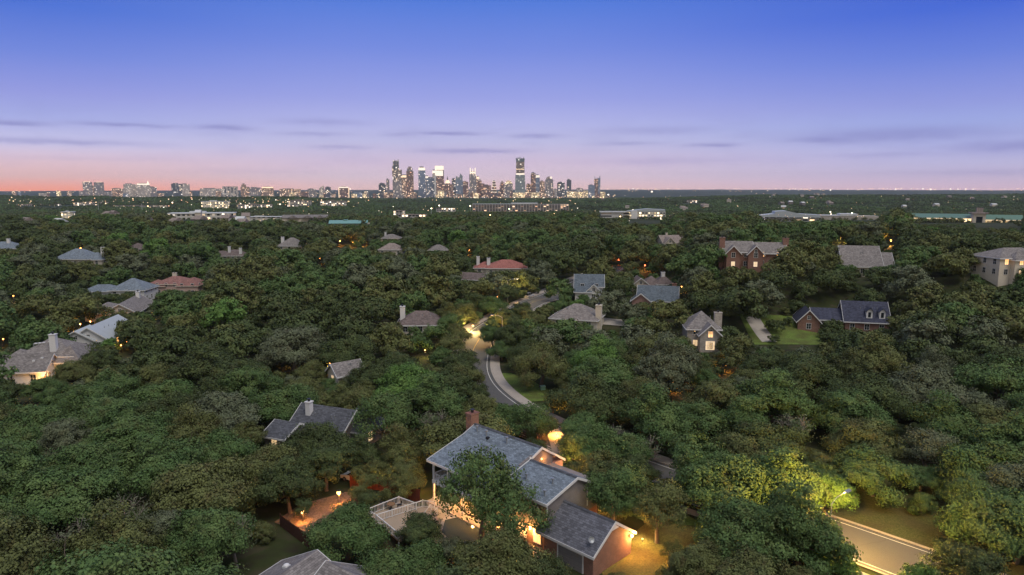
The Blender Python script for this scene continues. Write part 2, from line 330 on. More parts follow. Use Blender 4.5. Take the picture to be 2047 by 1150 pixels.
def roof_block(par, b, mat, trim, oh=.5, th=.2):
    cx, cy_, lx, ly, h, rise, kind, axis = b
    if axis == 'y': half_l, half_w = ly / 2, lx / 2
    else: half_l, half_w = lx / 2, ly / 2
    a = half_l + oh; w = half_w + oh; ze = h - rise / half_w * oh; zr = h + rise
    T = (lambda p, q, z: (cx + p, cy_ + q, z)) if axis == 'x' else (lambda p, q, z: (cx + q, cy_ + p, z))
    mb = MB(); fa = MB()
    if kind == 'gable':
        prof = [(-w, ze), (0, zr), (w, ze), (w, ze - th), (0, zr - th * 1.15), (-w, ze - th)]
        n = 6
        def chev(m, p, a0, a1):
            m.add([T(a0, q, z) for q, z in p] + [T(a1, q, z) for q, z in p], [tuple(range(n)), tuple(range(2 * n - 1, n - 1, -1))] + [(i, i + n, (i + 1) % n + n, (i + 1) % n) for i in range(n)])
        chev(mb, prof, -a, a)
        rk = [(-w - .03, ze + .03), (0, zr + .03), (w + .03, ze + .03), (w + .03, ze - .3), (0, zr - .33), (-w - .03, ze - .3)]
        chev(fa, rk, -a - .07, -a + .0); chev(fa, rk, a, a + .07)
    else:
        r = max(half_l - half_w, .01); ins = half_w + oh
        vs = [T(-a, -w, ze), T(a, -w, ze), T(a, w, ze), T(-a, w, ze), T(-a, -w, ze - th), T(a, -w, ze - th), T(a, w, ze - th), T(-a, w, ze - th), T(-r, 0, zr), T(r, 0, zr)]
        mb.add(vs, [(0, 1, 9, 8), (1, 2, 9), (2, 3, 8, 9), (3, 0, 8), (4, 7, 6, 5), (0, 4, 5, 1), (1, 5, 6, 2), (2, 6, 7, 3), (3, 7, 4, 0)])
        for s in (-1, 1):
            q = [T(s * (a + .0), -w, ze - .24), T(s * (a + .06), w, ze + .02)]
            x0, x1 = sorted((q[0][0], q[1][0])); y0, y1 = sorted((q[0][1], q[1][1])); fa.box(x0, x1, y0, y1, ze - .24, ze + .02)
    for s in (-1, 1):
        q = [T(-a, s * w, 0), T(a, s * (w + .06), 0)]
        x0, x1 = sorted((q[0][0], q[1][0])); y0, y1 = sorted((q[0][1], q[1][1])); fa.box(x0, x1, y0, y1, ze - .26, ze + .02)
    o = mb.build('roof', mat, par); fa.build('fascia', trim, o)
    return o
def wall_blocks(par, blocks, mat, base=-3):
    mb = MB()
    for cx, cy_, lx, ly, h, rise, kind, axis in blocks:
        mb.box(cx - lx / 2, cx + lx / 2, cy_ - ly / 2, cy_ + ly / 2, base, h - .02)
        if kind == 'gable':
            k = .26 / max(rise, .1)
            if axis == 'x': mb.prism([(cy_ - ly / 2, h - .03), (cy_, h + rise - .26), (cy_ + ly / 2, h - .03)], cx - lx / 2 + .003, cx + lx / 2 - .003, 'x')
            else: mb.prism([(cx - lx / 2, h - .03), (cx, h + rise - .26), (cx + lx / 2, h - .03)], cy_ - ly / 2 + .003, cy_ + ly / 2 - .003, 'y')
    return mb.build('wall', mat, par)
def auto_windows(par, blocks, yaw, loc, lit_p, rnd):
    for cx, cy_, lx, ly, h, rise, kind, axis in blocks:
        for face in ('y-', 'x-', 'x+'):
            n = {'y-': (0, -1), 'x-': (-1, 0), 'x+': (1, 0)}[face]
            wx = n[0] * math.cos(yaw) - n[1] * math.sin(yaw); wy = n[0] * math.sin(yaw) + n[1] * math.cos(yaw)
            d = math.hypot(loc.x, loc.y)
            if -(wx * loc.x + wy * loc.y) / d < .25: continue
            ln = lx if face[0] == 'y' else ly
            for st in range(2 if h > 4.5 else 1):
                k = max(1, int(ln / 3.6))
                for i in range(k):
                    u = (i + .5) / k * ln - ln / 2; z = 1.6 + st * 2.9
                    lit = rnd.random() < lit_p
                    mt = rnd.choice((LIT, LITC)) if lit else None
                    if face == 'y-': window(par, cx + u, cy_ - ly / 2, z, 1.1, 1.5, face, mt)
                    elif face == 'x-': window(par, cx - lx / 2, cy_ + u, z, 1.1, 1.5, face, mt)
                    else: window(par, cx + lx / 2, cy_ + u, z, 1.1, 1.5, face, mt)
            if kind == 'gable' and rise > 2.2 and (axis == 'x') == (face[0] == 'x'):
                if face == 'y-': window(par, cx, cy_ - ly / 2, h + rise * .25, .8, .9, face)
                elif face == 'x-': window(par, cx - lx / 2, cy_, h + rise * .25, .8, .9, face)
                else: window(par, cx + lx / 2, cy_, h + rise * .25, .8, .9, face)
# (ridge px, py, forward distance, yaw deg, blocks, roof, wall, trim, chimneys (x,y,w,d,dz above ridge,mat), lit share, label, keep-clear boxes px, pad radius)
gb = lambda cx, cy_, lx, ly, h, r, k='gable', a='x': (cx, cy_, lx, ly, h, r, k, a)
HOUSES = [
 (108, 676, 158, 8, [gb(0, 0, 12, 10, 5.4, 3.0, 'hip'), gb(-2.2, -6.8, 9.5, 7.4, 3.4, 2.8, 'gable', 'x'), gb(-7.2, -.5, 4, 6.6, 4.4, 1.8, 'hip'), gb(4.8, -1.3, 6.4, 9.8, 4.4, 2.8, 'hip', 'y')], R_GREY, WHITE, WHITE, [(1.5, -3.4, 1.35, 1.2, 1.5, WHITE)], .12,
  'sprawling white house with weathered grey roof, four skylights and tall white chimney', [(24, 672, 176, 742), (24, 735, 128, 772)], 26),
 (206, 641, 192, 98, [gb(0, 0, 19, 10, 3.2, 3.4), gb(-6, 3.0, 8, 9, 3.2, 2.6, 'gable', 'x')], R_METAL, WHITE, WHITE, [], .05, 'house with pale blue metal roof and white gable beside orange lamp lit trunks', [(164, 640, 196, 676), (188, 628, 226, 656)], 24),
 (258, 597, 232, 104, [gb(0, 0, 22, 10, 3.0, 3.0), gb(-3, 6, 12, 10, 3, 2.4, 'hip')], R_GREY, CREAM, WHITE, [(7, -1, 1.3, 1.2, 1.2, WHITE)], .05, 'long grey hip roofed house with white chimney below the white walled blue roofed house', [(226, 586, 296, 612)], 24),
 (266, 556, 284, 4, [gb(0, 0, 14, 13, 5.2, 4.0, 'hip'), gb(-13, 2, 14, 9, 4.2, 2.2, 'hip'), gb(-24, 0, 8, 8, 3.6, 2.6, 'hip')], R_BLUE, WHITE, WHITE, [], .05, 'white walled house with slate blue hip roofs and small pavilion, beside red tiled house', [(184, 553, 306, 574), (272, 572, 304, 584)], 30),
 (352, 552, 300, 2, [gb(0, 0, 15, 12, 5.0, 2.6, 'hip'), gb(8, -2, 9, 12, 4.6, 2.6, 'hip', 'y'), gb(-7, -2, 9, 9, 4.2, 2.2, 'hip')], R_CLAY, PINK, CREAM, [(-1, 1, 1.6, 1.3, 1.2, CREAM)], .08, 'pink stucco house with red clay tile roof next to the slate blue roofs', [(302, 548, 402, 574)], 28),
 (158, 497, 330, -4, [gb(0, 0, 17, 13, 3.6, 4.2, 'hip'), gb(9, 0, 10, 9, 3.2, 2.8, 'hip')], R_BLUE, CREAM, WHITE, [(12, 0, 1.5, 1.3, .6, WHITE)], 0, 'blue grey hip roofed house with white chimney at its end, beyond the driveway', [(126, 495, 208, 514)], 30),
 (12, 483, 400, 6, [gb(0, 0, 18, 12, 3.4, 3.4, 'hip')], R_BLUE, CREAM, WHITE, [(2, -1, 1.5, 1.3, 1.6, WHITE)], 0, 'far blue roofed house cut by the picture edge with white chimney', [(0, 478, 34, 492)], 30),
 (276, 486, 430, 0, [gb(0, 0, 11, 10, 3, 3, 'hip')], R_BROWN, CREAM, WHITE, [], 0, 'small far brown hip roof alone in the trees near yellow lit tree', [(264, 484, 289, 493)], 22),
 (470, 499, 385, 5, [gb(0, 0, 13, 10, 3.2, 2.8, 'hip'), gb(-9, 2, 14, 9, 3, 2.2, 'hip')], R_BROWN, CREAM, WHITE, [(-2.5, -2, 1.3, 1.2, 1.8, WHITE), (4, -3.5, 1.4, 1.2, 1.0, WHITE)], 0, 'brown roofed house with two white chimneys deep in the woods', [(446, 494, 486, 512)], 26),
 (584, 475, 405, 0, [gb(0, 0, 14, 12, 3.2, 4.2, 'hip')], R_GREY, CREAM, WHITE, [(-5, -2, 1.6, 1.3, .4, WHITE)], 0, 'steep grey hip roof with white chimney to one side, near orange lit yard', [(560, 474, 606, 492)], 26),
 (783, 486, 400, 0, [gb(0, 0, 14, 11, 3.4, 3.2, 'hip')], R_TAN, CREAM, WHITE, [], .2, 'tan hip roofed cottage just below the flat grey roofed one', [(758, 485, 806, 500)], 26),
 (782, 468, 480, 0, [gb(0, 0, 13, 10, 3.2, 2.4, 'hip')], R_GREY, CREAM, WHITE, [(-4, 0, 1.2, 1.1, 1.2, WHITE)], 0, 'far low grey roofed house with small white chimney above the tan cottage', [(764, 466, 800, 475)], 26),
 (876, 489, 430, 8, [gb(0, 0, 13, 11, 3, 2.8, 'hip')], R_GREY, CREAM, WHITE, [], 0, 'grey hip roof between the tan cottage and the red roof', [(854, 488, 896, 498)], 26),
 (1012, 519, 290, 0, [gb(0, 0, 17, 13, 3.4, 2.8, 'hip'), gb(-9, 1, 9, 8, 3.2, 2, 'hip')], R_RED, CREAM, WHITE, [(-7.5, -1, 1.4, 1.2, .6, WHITE), (-12, 0, 1.3, 1.1, 1.2, WHITE)], 0, 'low house with wide red tile roof and two white chimneys', [(968, 518, 1046, 536), (952, 520, 985, 532)], 28),
 (948, 545, 258, -20, [gb(0, 0, 9, 7, 3, 2, 'gable')], R_BROWN, CREAM, WHITE, [], 0, 'small brown gabled roof peeping out between trees below the red roof', [(936, 545, 958, 552)], 16),
 (842, 621, 184, 3, [gb(0, 0, 12, 9, 3.0, 2.8, 'hip')], R_BROWN, CREAM, WHITE, [(-5, -.5, 1.3, 1.1, 1.2, WHITE)], 0, 'dark brown roofed house with white chimney beside the yellow lit roadside tree', [(800, 620, 884, 634), (796, 614, 810, 632)], 20),
 (1178, 548, 226, -6, [gb(0, 0, 9, 11, 4.6, 3.2), gb(1.4, -5.5, 5, 6, 3.2, 2.4, 'gable', 'y'), gb(-2, -6, 5, 6, 3.2, 1.2)], R_DUSK, WHITE, WHITE, [], 0, 'blue roofed house with small white front gable near the parked white car', [(1156, 547, 1197, 578)], 18),
 (1155, 607, 190, -18, [gb(0, 0, 13, 11, 3.2, 3.2, 'hip')], R_GREY, CREAM, WHITE, [(6.6, -3, 1.6, 1.4, .3, CREAM)], 0, 'grey hip roofed house with wide beige chimney and driveway beside it', [(1120, 606, 1196, 626), (1188, 612, 1204, 634)], 18),
 (1302, 551, 252, 0, [gb(0, 0, 7, 8, 3.2, 2.8, 'hip'), gb(4.4, 0, 6, 8, 3.6, 2.8, 'hip'), gb(-4.5, 0, 6, 7, 3.2, 2.4, 'gable', 'y')], R_BROWN, CREAM, WHITE, [(4.2, -.5, 1.3, 1.2, 1.2, WHITE)], 0, 'brown multi hipped house with bright white chimney behind the brick chimney house', [(1272, 548, 1334, 566)], 18),
 (1316, 571, 216, -14, [gb(0, 0, 12, 11, 3.4, 3.8, 'gable', 'x'), gb(-5, -4, 5.5, 6, 3.4, 2.2, 'gable', 'y')], R_DUSK, BRICK2, WHITE, [(5, 1, 1.5, 1.2, .6, BRICK)], .1, 'grey blue roofed house with red brick chimney and white front gable', [(1278, 570, 1350, 590), (1278, 574, 1300, 594)], 18),
 (1402, 621, 176, -6, [gb(0, 0, 8.2, 9.5, 5.6, 3.6, 'hip'), gb(1.2, -5.6, 5, 4, 4.6, 2.4, 'gable', 'y')], R_GREY, STONE, WHITE, [(4.4, .5, 1.9, 1.3, -.6, STONE)], .3, 'tall stone house with grey hip roof, stone chimney and front gable window', [(1372, 620, 1438, 660), (1392, 655, 1424, 700)], 14),
 (1340, 470, 392, 10, [gb(0, 0, 13, 11, 3.6, 3.8, 'gable', 'x'), gb(-3.6, -4.5, 6, 8, 3.6, 3.0, 'gable', 'y')], R_TAN, CREAM, CREAM, [(-2, 1, 1.1, 1.1, 1.1, CREAM)], 0, 'far tan roofed house with cream gables below the white office block', [(1316, 468, 1364, 484)], 26),
 (1492, 482, 226, -9, [gb(-3, 0, 9, 9.5, 5.6, 3.0, 'gable', 'x'), gb(-5.0, -5, 4.2, 3.4, 5.4, 2.2, 'gable', 'y'), gb(7.2, 1.5, 10, 9, 5.2, 3.0, 'gable', 'x'), gb(2, -4.6, 4.6, 4, 5.2, 2.5, 'gable', 'y')], R_GREY, BRICK, WHITE, [(-8.1, -2.6, 1.7, 1.5, 1.2, BRICK), (12.6, 1, 1.8, 1.4, .9, BRICK)], .35, 'two storey red brick house with brick chimneys at both ends and lit windows', [(1440, 478, 1512, 524), (1512, 480, 1572, 494)], 22),
 (1716, 491, 238, -14, [gb(0, 0, 12, 16, 3.4, 6.2, 'gable', 'x'), gb(7, -2.5, 5, 9, 4, 3.6, 'gable', 'x')], R_GREY, CREAM, WHITE, [], .1, 'big steep weathered roof with white rake boards on the ridge', [(1676, 489, 1752, 522), (1745, 502, 1775, 520)], 22),
 (2024, 495, 204, 6, [gb(0, 0, 17, 11, 5.8, 2.4, 'hip'), gb(-1, -5, 8, 4, 5.6, 1.8, 'hip')], R_GREY, CREAM, WHITE, [], .3, 'cream two storey house with white framed windows on the ridge', [(1966, 494, 2006, 548), (2002, 494, 2046, 520)], 20),
 (1727, 602, 188, -14, [gb(0, 0, 11, 10, 3.4, 4.6, 'gable', 'x'), gb(-15.2, -3.5, 5.6, 8, 3.2, 3.0, 'gable', 'y'), gb(-9.4, 0, 8, 8, 3.3, 2.4, 'gable', 'x')], R_NAVY, BRICK, WHITE, [], 0, 'dark blue roofed house with two white dormers and red brick wing', [(1690, 598, 1768, 644), (1588, 618, 1628, 656)], 18),
 (657, 812, 110, -22, [gb(0, 0, 10, 8.4, 3.2, 3.0, 'gable', 'x'), gb(-5.0, -4.4, 4, 6.4, 3, 1.4, 'gable', 'x'), gb(4, 3, 6.4, 7.4, 3.2, 2.6, 'hip')], R_DARK, TAUPE, WHITE, [(-2.8, -1.5, .9, .9, .8, WHITE)], .1, 'dark slate roofed house with slim white chimney, surrounded by dense trees', [(564, 812, 690, 865), (536, 862, 566, 892)], 16),
 (690, 722, 144, 40, [gb(0, 0, 6, 5, 3, 2.0, 'gable', 'x')], R_GREY, CREAM, WHITE, [], .2, 'grey roof corner poking out beside orange lamp lit trunks', [(664, 724, 690, 742)], 12),
]
for i, h in enumerate(HOUSES):
    p = at_d(h[0], h[1], h[2]); b = h[4][0]; zg = p.z - b[4] - b[5]
    CTRL.append((p.x, p.y, zg - float(z_table(p.x, p.y)), max(h[12] * 1.1, 16)))
HOUSE_POS = []
for h in HOUSES:
    p = at_d(h[0], h[1], h[2]); b = h[4][0]; zg = p.z - b[4] - b[5]
    HOUSE_POS.append((Vector((p.x, p.y, zg)), h))
# commercial buildings beyond the woods: x0, x1, top, bottom (px), forward distance, kind, label
COMM = []   # (x0, x1, ytop, ybottom, D, kind, label)
COMM += [(1262, 1331, 420, 446, 1050, 'officeA', 'white four storey office block with lit windows and curved pale blue roof'), (1203, 1268, 423, 436, 1070, 'wing', 'long low white office wing with ribbon windows and thin roof'), (1526, 1640, 423, 446, 1000, 'officeB', 'wide glass pavilion under a humped pale metal roof'),
         (1640, 1756, 431, 440, 1060, 'park', 'cream parking deck with two lit poles rising from its roof'), (1826, 1952, 428, 446, 860, 'green', 'long arcade with green metal roof, lit gold, behind dark oaks'), (1968, 2044, 430, 452, 840, 'green', 'golden lit arcade with green roof running out of the picture'), (1950, 1978, 422, 452, 838, 'portal', 'square pale entrance tower with dark opening between two green roofs'),
         (945, 1137, 408, 420, 1700, 'park', 'wide unlit parking structure below the skyline with rows of dark openings'), (336, 456, 425, 442, 900, 'flat', 'white flat roofed office with a row of lit windows in the woods'), (483, 556, 433, 441, 880, 'flat', 'low white shed with long thin roof next to the white office'), (562, 650, 430, 442, 820, 'gabled', 'grey gabled roofs of a large apartment hall'),
         (656, 736, 441, 450, 720, 'teal', 'long low building with teal metal roof above the orange lit yard'), (402, 452, 402, 411, 1900, 'lit', 'brightly lit three storey block on the commercial strip'), (34, 112, 408, 413, 2000, 'strip', 'long pinkish shop building on the strip, toward the picture edge'), (475, 540, 408, 416, 1850, 'strip', 'pale warehouse with string of lamps on the strip'),
         (575, 620, 400, 408, 1950, 'strip', 'bright pale shop row beneath the dark office cube'), (640, 690, 401, 409, 1950, 'strip', 'shop row with large floodlights before the skyline'), (795, 850, 429, 434, 1000, 'strip', 'pale flat roof lying alone in the trees below the lit white tower'), (786, 808, 421, 427, 1150, 'strip', 'small pale roof in dark trees below the dark twin tower'),
         (872, 910, 416, 420, 1500, 'strip', 'thin bright roof under the white crowned tower'), (150, 210, 404, 409, 2000, 'strip', 'lamp lit sheds beside the strip road'), (230, 330, 411, 414, 1900, 'strip', 'long low wall of the highway seen as a pale line'), (120, 140, 423, 433, 1000, 'lit', 'little brightly lit house alone in the woods'), (1375, 1400, 400, 404, 2100, 'strip', 'pale roof on the wooded ridge')]
# ------------------------------------------------------------------ terrain: one sheet to beyond the horizon
def terrain():
    rs = np.concatenate([np.arange(0, 400, 5.), np.geomspace(400, 12300, 86)]); na = 420
    an = np.linspace(0, 2 * np.pi, na, endpoint=False)
    # finer angles in front of the camera
    t = np.linspace(-1, 1, na); an = np.pi * (.42 * t + .58 * t ** 3)
    RR, AA = np.meshgrid(rs[1:], an[:-1], indexing='ij'); x = RR * np.sin(AA); y = RR * np.cos(AA); z = ground(x, y)
    n = na - 1; v = np.concatenate([[[0, 0, gz(0, 0)]], np.stack([x.ravel(), y.ravel(), z.ravel()], 1)])
    f = [(0, 1 + j, 1 + (j + 1) % n) for j in range(n)]
    for i in range(len(rs) - 2):
        o = 1 + i * n
        f += [(o + j, o + n + j, o + n + (j + 1) % n, o + (j + 1) % n) for j in range(n)]
    me = bpy.data.meshes.new('ground'); me.from_pydata(v.tolist(), [], f); me.shade_smooth(); me.update()
    m, p = newmat('woodland_floor'); t_ = N('ShaderNodeTexCoord')
    n1 = N('ShaderNodeTexNoise'); n1.inputs['Scale'].default_value = .25; n1.inputs['Detail'].default_value = 9; L(t_.outputs['Object'], n1.inputs['Vector'])
    n2 = N('ShaderNodeTexNoise'); n2.inputs['Scale'].default_value = .006; n2.inputs['Detail'].default_value = 6; L(t_.outputs['Object'], n2.inputs['Vector'])
    c = ramp(n1.outputs[0], [(.3, (.030, .026, .018, 1)), (.5, (.035, .045, .016, 1)), (.62, (.055, .05, .03, 1)), (.75, (.04, .06, .02, 1))])
    c2 = ramp(n2.outputs[0], [(.35, (.02, .03, .018, 1)), (.6, (.04, .055, .03, 1)), (.7, (.09, .085, .08, 1))])
    s_ = N('ShaderNodeSeparateXYZ'); L(t_.outputs['Object'], s_.inputs[0])
    fr = N('ShaderNodeMapRange'); L(s_.outputs[1], fr.inputs[0]); fr.inputs[1].default_value = 600; fr.inputs[2].default_value = 1500
    L(mixc(fr.outputs[0], c, c2), p.inputs['Base Color']); p.inputs['Roughness'].default_value = 1; p.inputs['Specular IOR Level'].default_value = .1
    me.materials.append(m); tag(link('ground', me), kind='structure')
terrain()

def spline(pts, n=12):
    out = []
    for i in range(len(pts) - 1):
        p0 = pts[max(i - 1, 0)]; p1 = pts[i]; p2 = pts[i + 1]; p3 = pts[min(i + 2, len(pts) - 1)]
        for k in range(n):
            t = k / n
            out.append(tuple(.5 * (2 * p1[a] + (p2[a] - p0[a]) * t + (2 * p0[a] - 5 * p1[a] + 4 * p2[a] - p3[a]) * t * t + (3 * p1[a] - p0[a] - 3 * p2[a] + p3[a]) * t ** 3) for a in (0, 1)))
    return out + [pts[-1]]
ROAD = spline([(76, 38), (58, 58), (44, 73.5), (33, 85), (21.5, 95.5), (12, 106.5), (3.8, 117), (-2.5, 128), (-7, 140), (-9.4, 152), (-10, 164), (-9.4, 175), (-7.2, 186), (-2.5, 197), (4, 209), (10, 221), (16, 233), (24, 247), (30, 262), (44, 285)])
def offs(line, d):
    out = []
    for i, p in enumerate(line):
        a = line[max(i - 1, 0)]; b = line[min(i + 1, len(line) - 1)]; tx, ty = b[0] - a[0], b[1] - a[1]; l = math.hypot(tx, ty)
        out.append((p[0] + ty / l * d, p[1] - tx / l * d))
    return out
def zroad(x, y): return gz(x, y)
def strip(name, line, d0, d1, dz, mat, kind='structure', kerb=None):
    A = offs(line, d0); B = offs(line, d1); K = max(2, int(abs(d1 - d0) / 1.5) + 1); v = []; f = []
    for a, b in zip(A, B):
        for k in range(K + 1):
            t = k / K; x = a[0] + (b[0] - a[0]) * t; y = a[1] + (b[1] - a[1]) * t
            v.append((x, y, zroad(x, y) + dz))
    W = K + 1
    for i in range(len(A) - 1): f += [(i * W + k, i * W + k + 1, (i + 1) * W + k + 1, (i + 1) * W + k) for k in range(K)]
    if kerb:
        m0 = len(v)
        for a in (A if kerb == 'A' else B): v.append((a[0], a[1], zroad(*a) + dz)); v.append((a[0], a[1], zroad(*a) - .1))
        f += [(m0 + 2 * i, m0 + 2 * i + 1, m0 + 2 * i + 3, m0 + 2 * i + 2) for i in range(len(A) - 1)]
    me = bpy.data.meshes.new(name); me.from_pydata(v, [], f); me.update(); me.materials.append(mat)
    return tag(link(name, me), kind=kind)
def asphalt():
    m, p = newmat('asphalt'); t = N('ShaderNodeTexCoord')
    n1 = N('ShaderNodeTexNoise'); n1.inputs['Scale'].default_value = 14; n1.inputs['Detail'].default_value = 6; L(t.outputs['Object'], n1.inputs['Vector'])
    n2 = N('ShaderNodeTexNoise'); n2.inputs['Scale'].default_value = .22; n2.inputs['Detail'].default_value = 5; L(t.outputs['Object'], n2.inputs['Vector'])
    vo = N('ShaderNodeTexVoronoi', feature='DISTANCE_TO_EDGE'); vo.inputs['Scale'].default_value = .11
    wv = N('ShaderNodeVectorMath', operation='ADD'); L(t.outputs['Object'], wv.inputs[0]); L(n2.outputs[1], wv.inputs[1]); L(wv.outputs[0], vo.inputs['Vector'])
    crack = M('LESS_THAN', vo.outputs[0], .003)
    c = mixc(n1.outputs[0], (.05, .05, .052, 1), (.13, .128, .125, 1)); c = mixc(M('MULTIPLY', n2.outputs[0], .6), c, (.07, .068, .066, 1)); c = mixc(M('MULTIPLY', crack, .45), c, (.02, .02, .02, 1))
    L(c, p.inputs['Base Color']); p.inputs['Roughness'].default_value = .85; return m
ASPH = asphalt(); PAINT = plain('road_paint', (.6, .6, .57), .7, nscale=8, namt=.35); WALK = plain('sidewalk_concrete', (.36, .32, .28), .9, nscale=2, namt=.35)
GRASS = None
def grassmat(name, a, b):
    m, p = newmat(name); t = N('ShaderNodeTexCoord')
    n1 = N('ShaderNodeTexNoise'); n1.inputs['Scale'].default_value = 5; n1.inputs['Detail'].default_value = 8; n1.inputs['Roughness'].default_value = .7; L(t.outputs['Object'], n1.inputs['Vector'])
    n2 = N('ShaderNodeTexNoise'); n2.inputs['Scale'].default_value = .3; n2.inputs['Detail'].default_value = 4; L(t.outputs['Object'], n2.inputs['Vector'])
    f_ = N('ShaderNodeMapRange'); L(n1.outputs[0], f_.inputs[0]); f_.inputs[1].default_value = .36; f_.inputs[2].default_value = .64; g_ = N('ShaderNodeMapRange'); L(n2.outputs[0], g_.inputs[0]); g_.inputs[1].default_value = .4; g_.inputs[2].default_value = .62
    c = mixc(f_.outputs[0], (*a, 1), (*b, 1)); c = mixc(M('MULTIPLY', g_.outputs[0], .5), c, (.07, .052, .028, 1))
    L(c, p.inputs['Base Color']); p.inputs['Roughness'].default_value = 1; p.inputs['Specular IOR Level'].default_value = .1; return m
GRASS = grassmat('lawn_grass', (.06, .10, .022), (.17, .235, .055)); DRYGRASS = grassmat('verge_grass', (.04, .05, .015), (.11, .11, .04)); GRAVEL = grassmat('gravel_mulch', (.09, .06, .045), (.3, .2, .15))
RW = 4.7
strip('road', ROAD, -RW, RW, .05, ASPH)
strip('road_marking', ROAD, -RW + .7, -RW + .84, .058, PAINT); strip('road_marking', ROAD, RW - .84, RW - .7, .058, PAINT)
dash = [ROAD[i:i + 3] for i in range(0, len(ROAD) - 3, 5)]
strip('road_marking', ROAD[80:], -.17, -.07, .058, plain('yellow_road_paint', (.5, .33, .06), .7))
strip('kerb', ROAD, -RW - .32, -RW, .17, WALK, kerb='B'); strip('kerb', ROAD, RW, RW + .32, .17, WALK, kerb='A')
strip('verge', ROAD[:96], RW + .32, RW + 2.2, .13, DRYGRASS); strip('sidewalk', ROAD[:60], -RW - 3.0, -RW - 1.5, .16, WALK)
strip('sidewalk', ROAD[40:160], RW + .32, RW + 2.3, .19, WALK)
strip('sidewalk', ROAD[140:], -RW - 2.6, -RW - .32, .19, WALK)
def patch(name, pts, dz, mat, sub=1.5, kind='structure'):
    """flat polygon of ground laid on the terrain"""
    bm = bmesh.new(); vs = [bm.verts.new((p[0], p[1], 0)) for p in pts]; bm.faces.new(vs)
    bmesh.ops.triangulate(bm, faces=bm.faces)
    for _ in range(4):
        e = [e for e in bm.edges if e.calc_length() > sub * 1.6]
        if not e: break
        bmesh.ops.subdivide_edges(bm, edges=e, cuts=1); bmesh.ops.triangulate(bm, faces=bm.faces)
    for v in bm.verts: v.co.z = gz(v.co.x, v.co.y) + dz
    bmesh.ops.recalc_face_normals(bm, faces=bm.faces)
    me = bpy.data.meshes.new(name); bm.to_mesh(me); bm.free(); me.materials.append(mat)
    for f in me.polygons:
        if f.normal.z < 0: me.flip_normals(); break
    return tag(link(name, me), kind=kind)
def pxpoly(pts, z=0): return [tuple(at_z(x, y, z)[:2]) for x, y in pts]
patch('lawn', pxpoly([(1003, 748), (1022, 748), (1090, 775), (1120, 800), (1040, 806), (1012, 780)]), .12, GRASS)
lp = on_ground(1580, 672)
patch('lawn', [(lp.x - 12, lp.y - 7), (lp.x + 14, lp.y - 9), (lp.x + 14, lp.y + 11), (lp.x - 10, lp.y + 12)], .12, GRASS)
patch('lawn', pxpoly([(1258, 1075), (1300, 1040), (1420, 1060), (1440, 1150), (1400, 1200), (1215, 1200), (1200, 1130)]), .11, grassmat('gold_lit_lawn', (.075, .075, .022), (.19, .17, .055)))  # grass colour shifted from green to carry the gold of the lamplight
patch('lawn', pxpoly([(1290, 1000), (1370, 1030), (1420, 1055), (1290, 1045), (1200, 1000)]), .10, GRASS)
patch('lawn', offs(ROAD, RW + 2.25)[6:46] + offs(ROAD, RW + 22)[46:6:-1], .10, DRYGRASS)
patch('driveway', pxpoly([(1090, 852), (1112, 850), (1150, 905), (1128, 930), (1104, 905)]), .13, CONC)
d1 = on_ground(1225, 648); patch('driveway', [(d1.x - 7, d1.y - 2), (d1.x + 4, d1.y - 4), (d1.x + 6, d1.y + 2), (d1.x - 5, d1.y + 4)], .14, CONC)
d2 = on_ground(80, 612); patch('driveway', [(d2.x - 5, d2.y - 8), (d2.x + 6, d2.y - 7), (d2.x + 2, d2.y + 12), (d2.x - 5, d2.y + 14)], .14, CONC)
d3 = on_ground(1520, 664); patch('driveway', [(d3.x - 2, d3.y - 7), (d3.x + 2, d3.y - 7), (d3.x + 2.5, d3.y + 9), (d3.x - 1.5, d3.y + 9)], .14, CONC)
patch('gravel_yard', pxpoly([(548, 1045), (600, 1010), (690, 985), (760, 985), (760, 1060), (700, 1080), (620, 1085), (606, 1072)]), .09, GRAVEL)
patch('patio', pxpoly([(858, 1000), (1000, 985), (1120, 1075), (1080, 1130), (985, 1090), (880, 1100), (850, 1060)]), .12, plain('patio_stone', (.42, .36, .28), .85, nscale=2, namt=.4))

# ------------------------------------------------------------------ the main house
UX = Vector((.711, -.703)); VX = Vector((-.703, -.711))
def hloc(u, v): return UX * u + VX * v
O = hloc(-58, -58)
house = empty('brick_house', (O.x, O.y, 0), math.atan2(-.703, .711), 'large blue roofed brick house with two storey porch, brick chimney and garage wing', 'house')
def hw(x, y, z=0):
    q = O + UX * x - VX * y
    return Vector((q.x, q.y, z))
m = MB()
m.prism([(-3.6, 5.9), (3.0, 7.77), (5.2, 8.75), (9.8, 5.8), (9.8, 5.58), (5.2, 8.5), (3.0, 7.55), (-3.6, 5.68)], -11.9, 1.0)
rf = m.build('roof', R_BLUE, house)
f = MB(); ch = [(-3.65, 5.93), (3.0, 7.81), (5.2, 8.79), (9.85, 5.83), (9.85, 5.52), (5.2, 8.45), (3.0, 7.48), (-3.65, 5.6)]
f.prism(ch, -11.98, -11.9); f.prism(ch, 1.0, 1.1); f.box(-11.9, 1.0, -3.66, -3.6, 5.6, 5.92); f.box(-11.9, 1.0, 9.8, 9.86, 5.5, 5.82); f.build('fascia', WHITE, rf)
def vent(par, x, y, z, k=1.0, mat=STEEL): MB().tube([(x, y, z - .25), (x, y, z + .44 * k), (x, y, z + .45 * k), (x, y, z + .56 * k)], [.07 * k, .07 * k, .15 * k, .15 * k], 8).build('vent_pipe', mat, par)
for q in [(-10.3, 4.1, 8.27), (-8.2, 3.9, 8.2), (-4.3, 4.0, 8.22), (-5.5, 1.6, 7.4)]: vent(rf, *q, 1.5)
MB().box(-7.8, -7.4, 3.4, 3.8, 7.95, 8.3).build('roof_vent', DARKMET, rf)
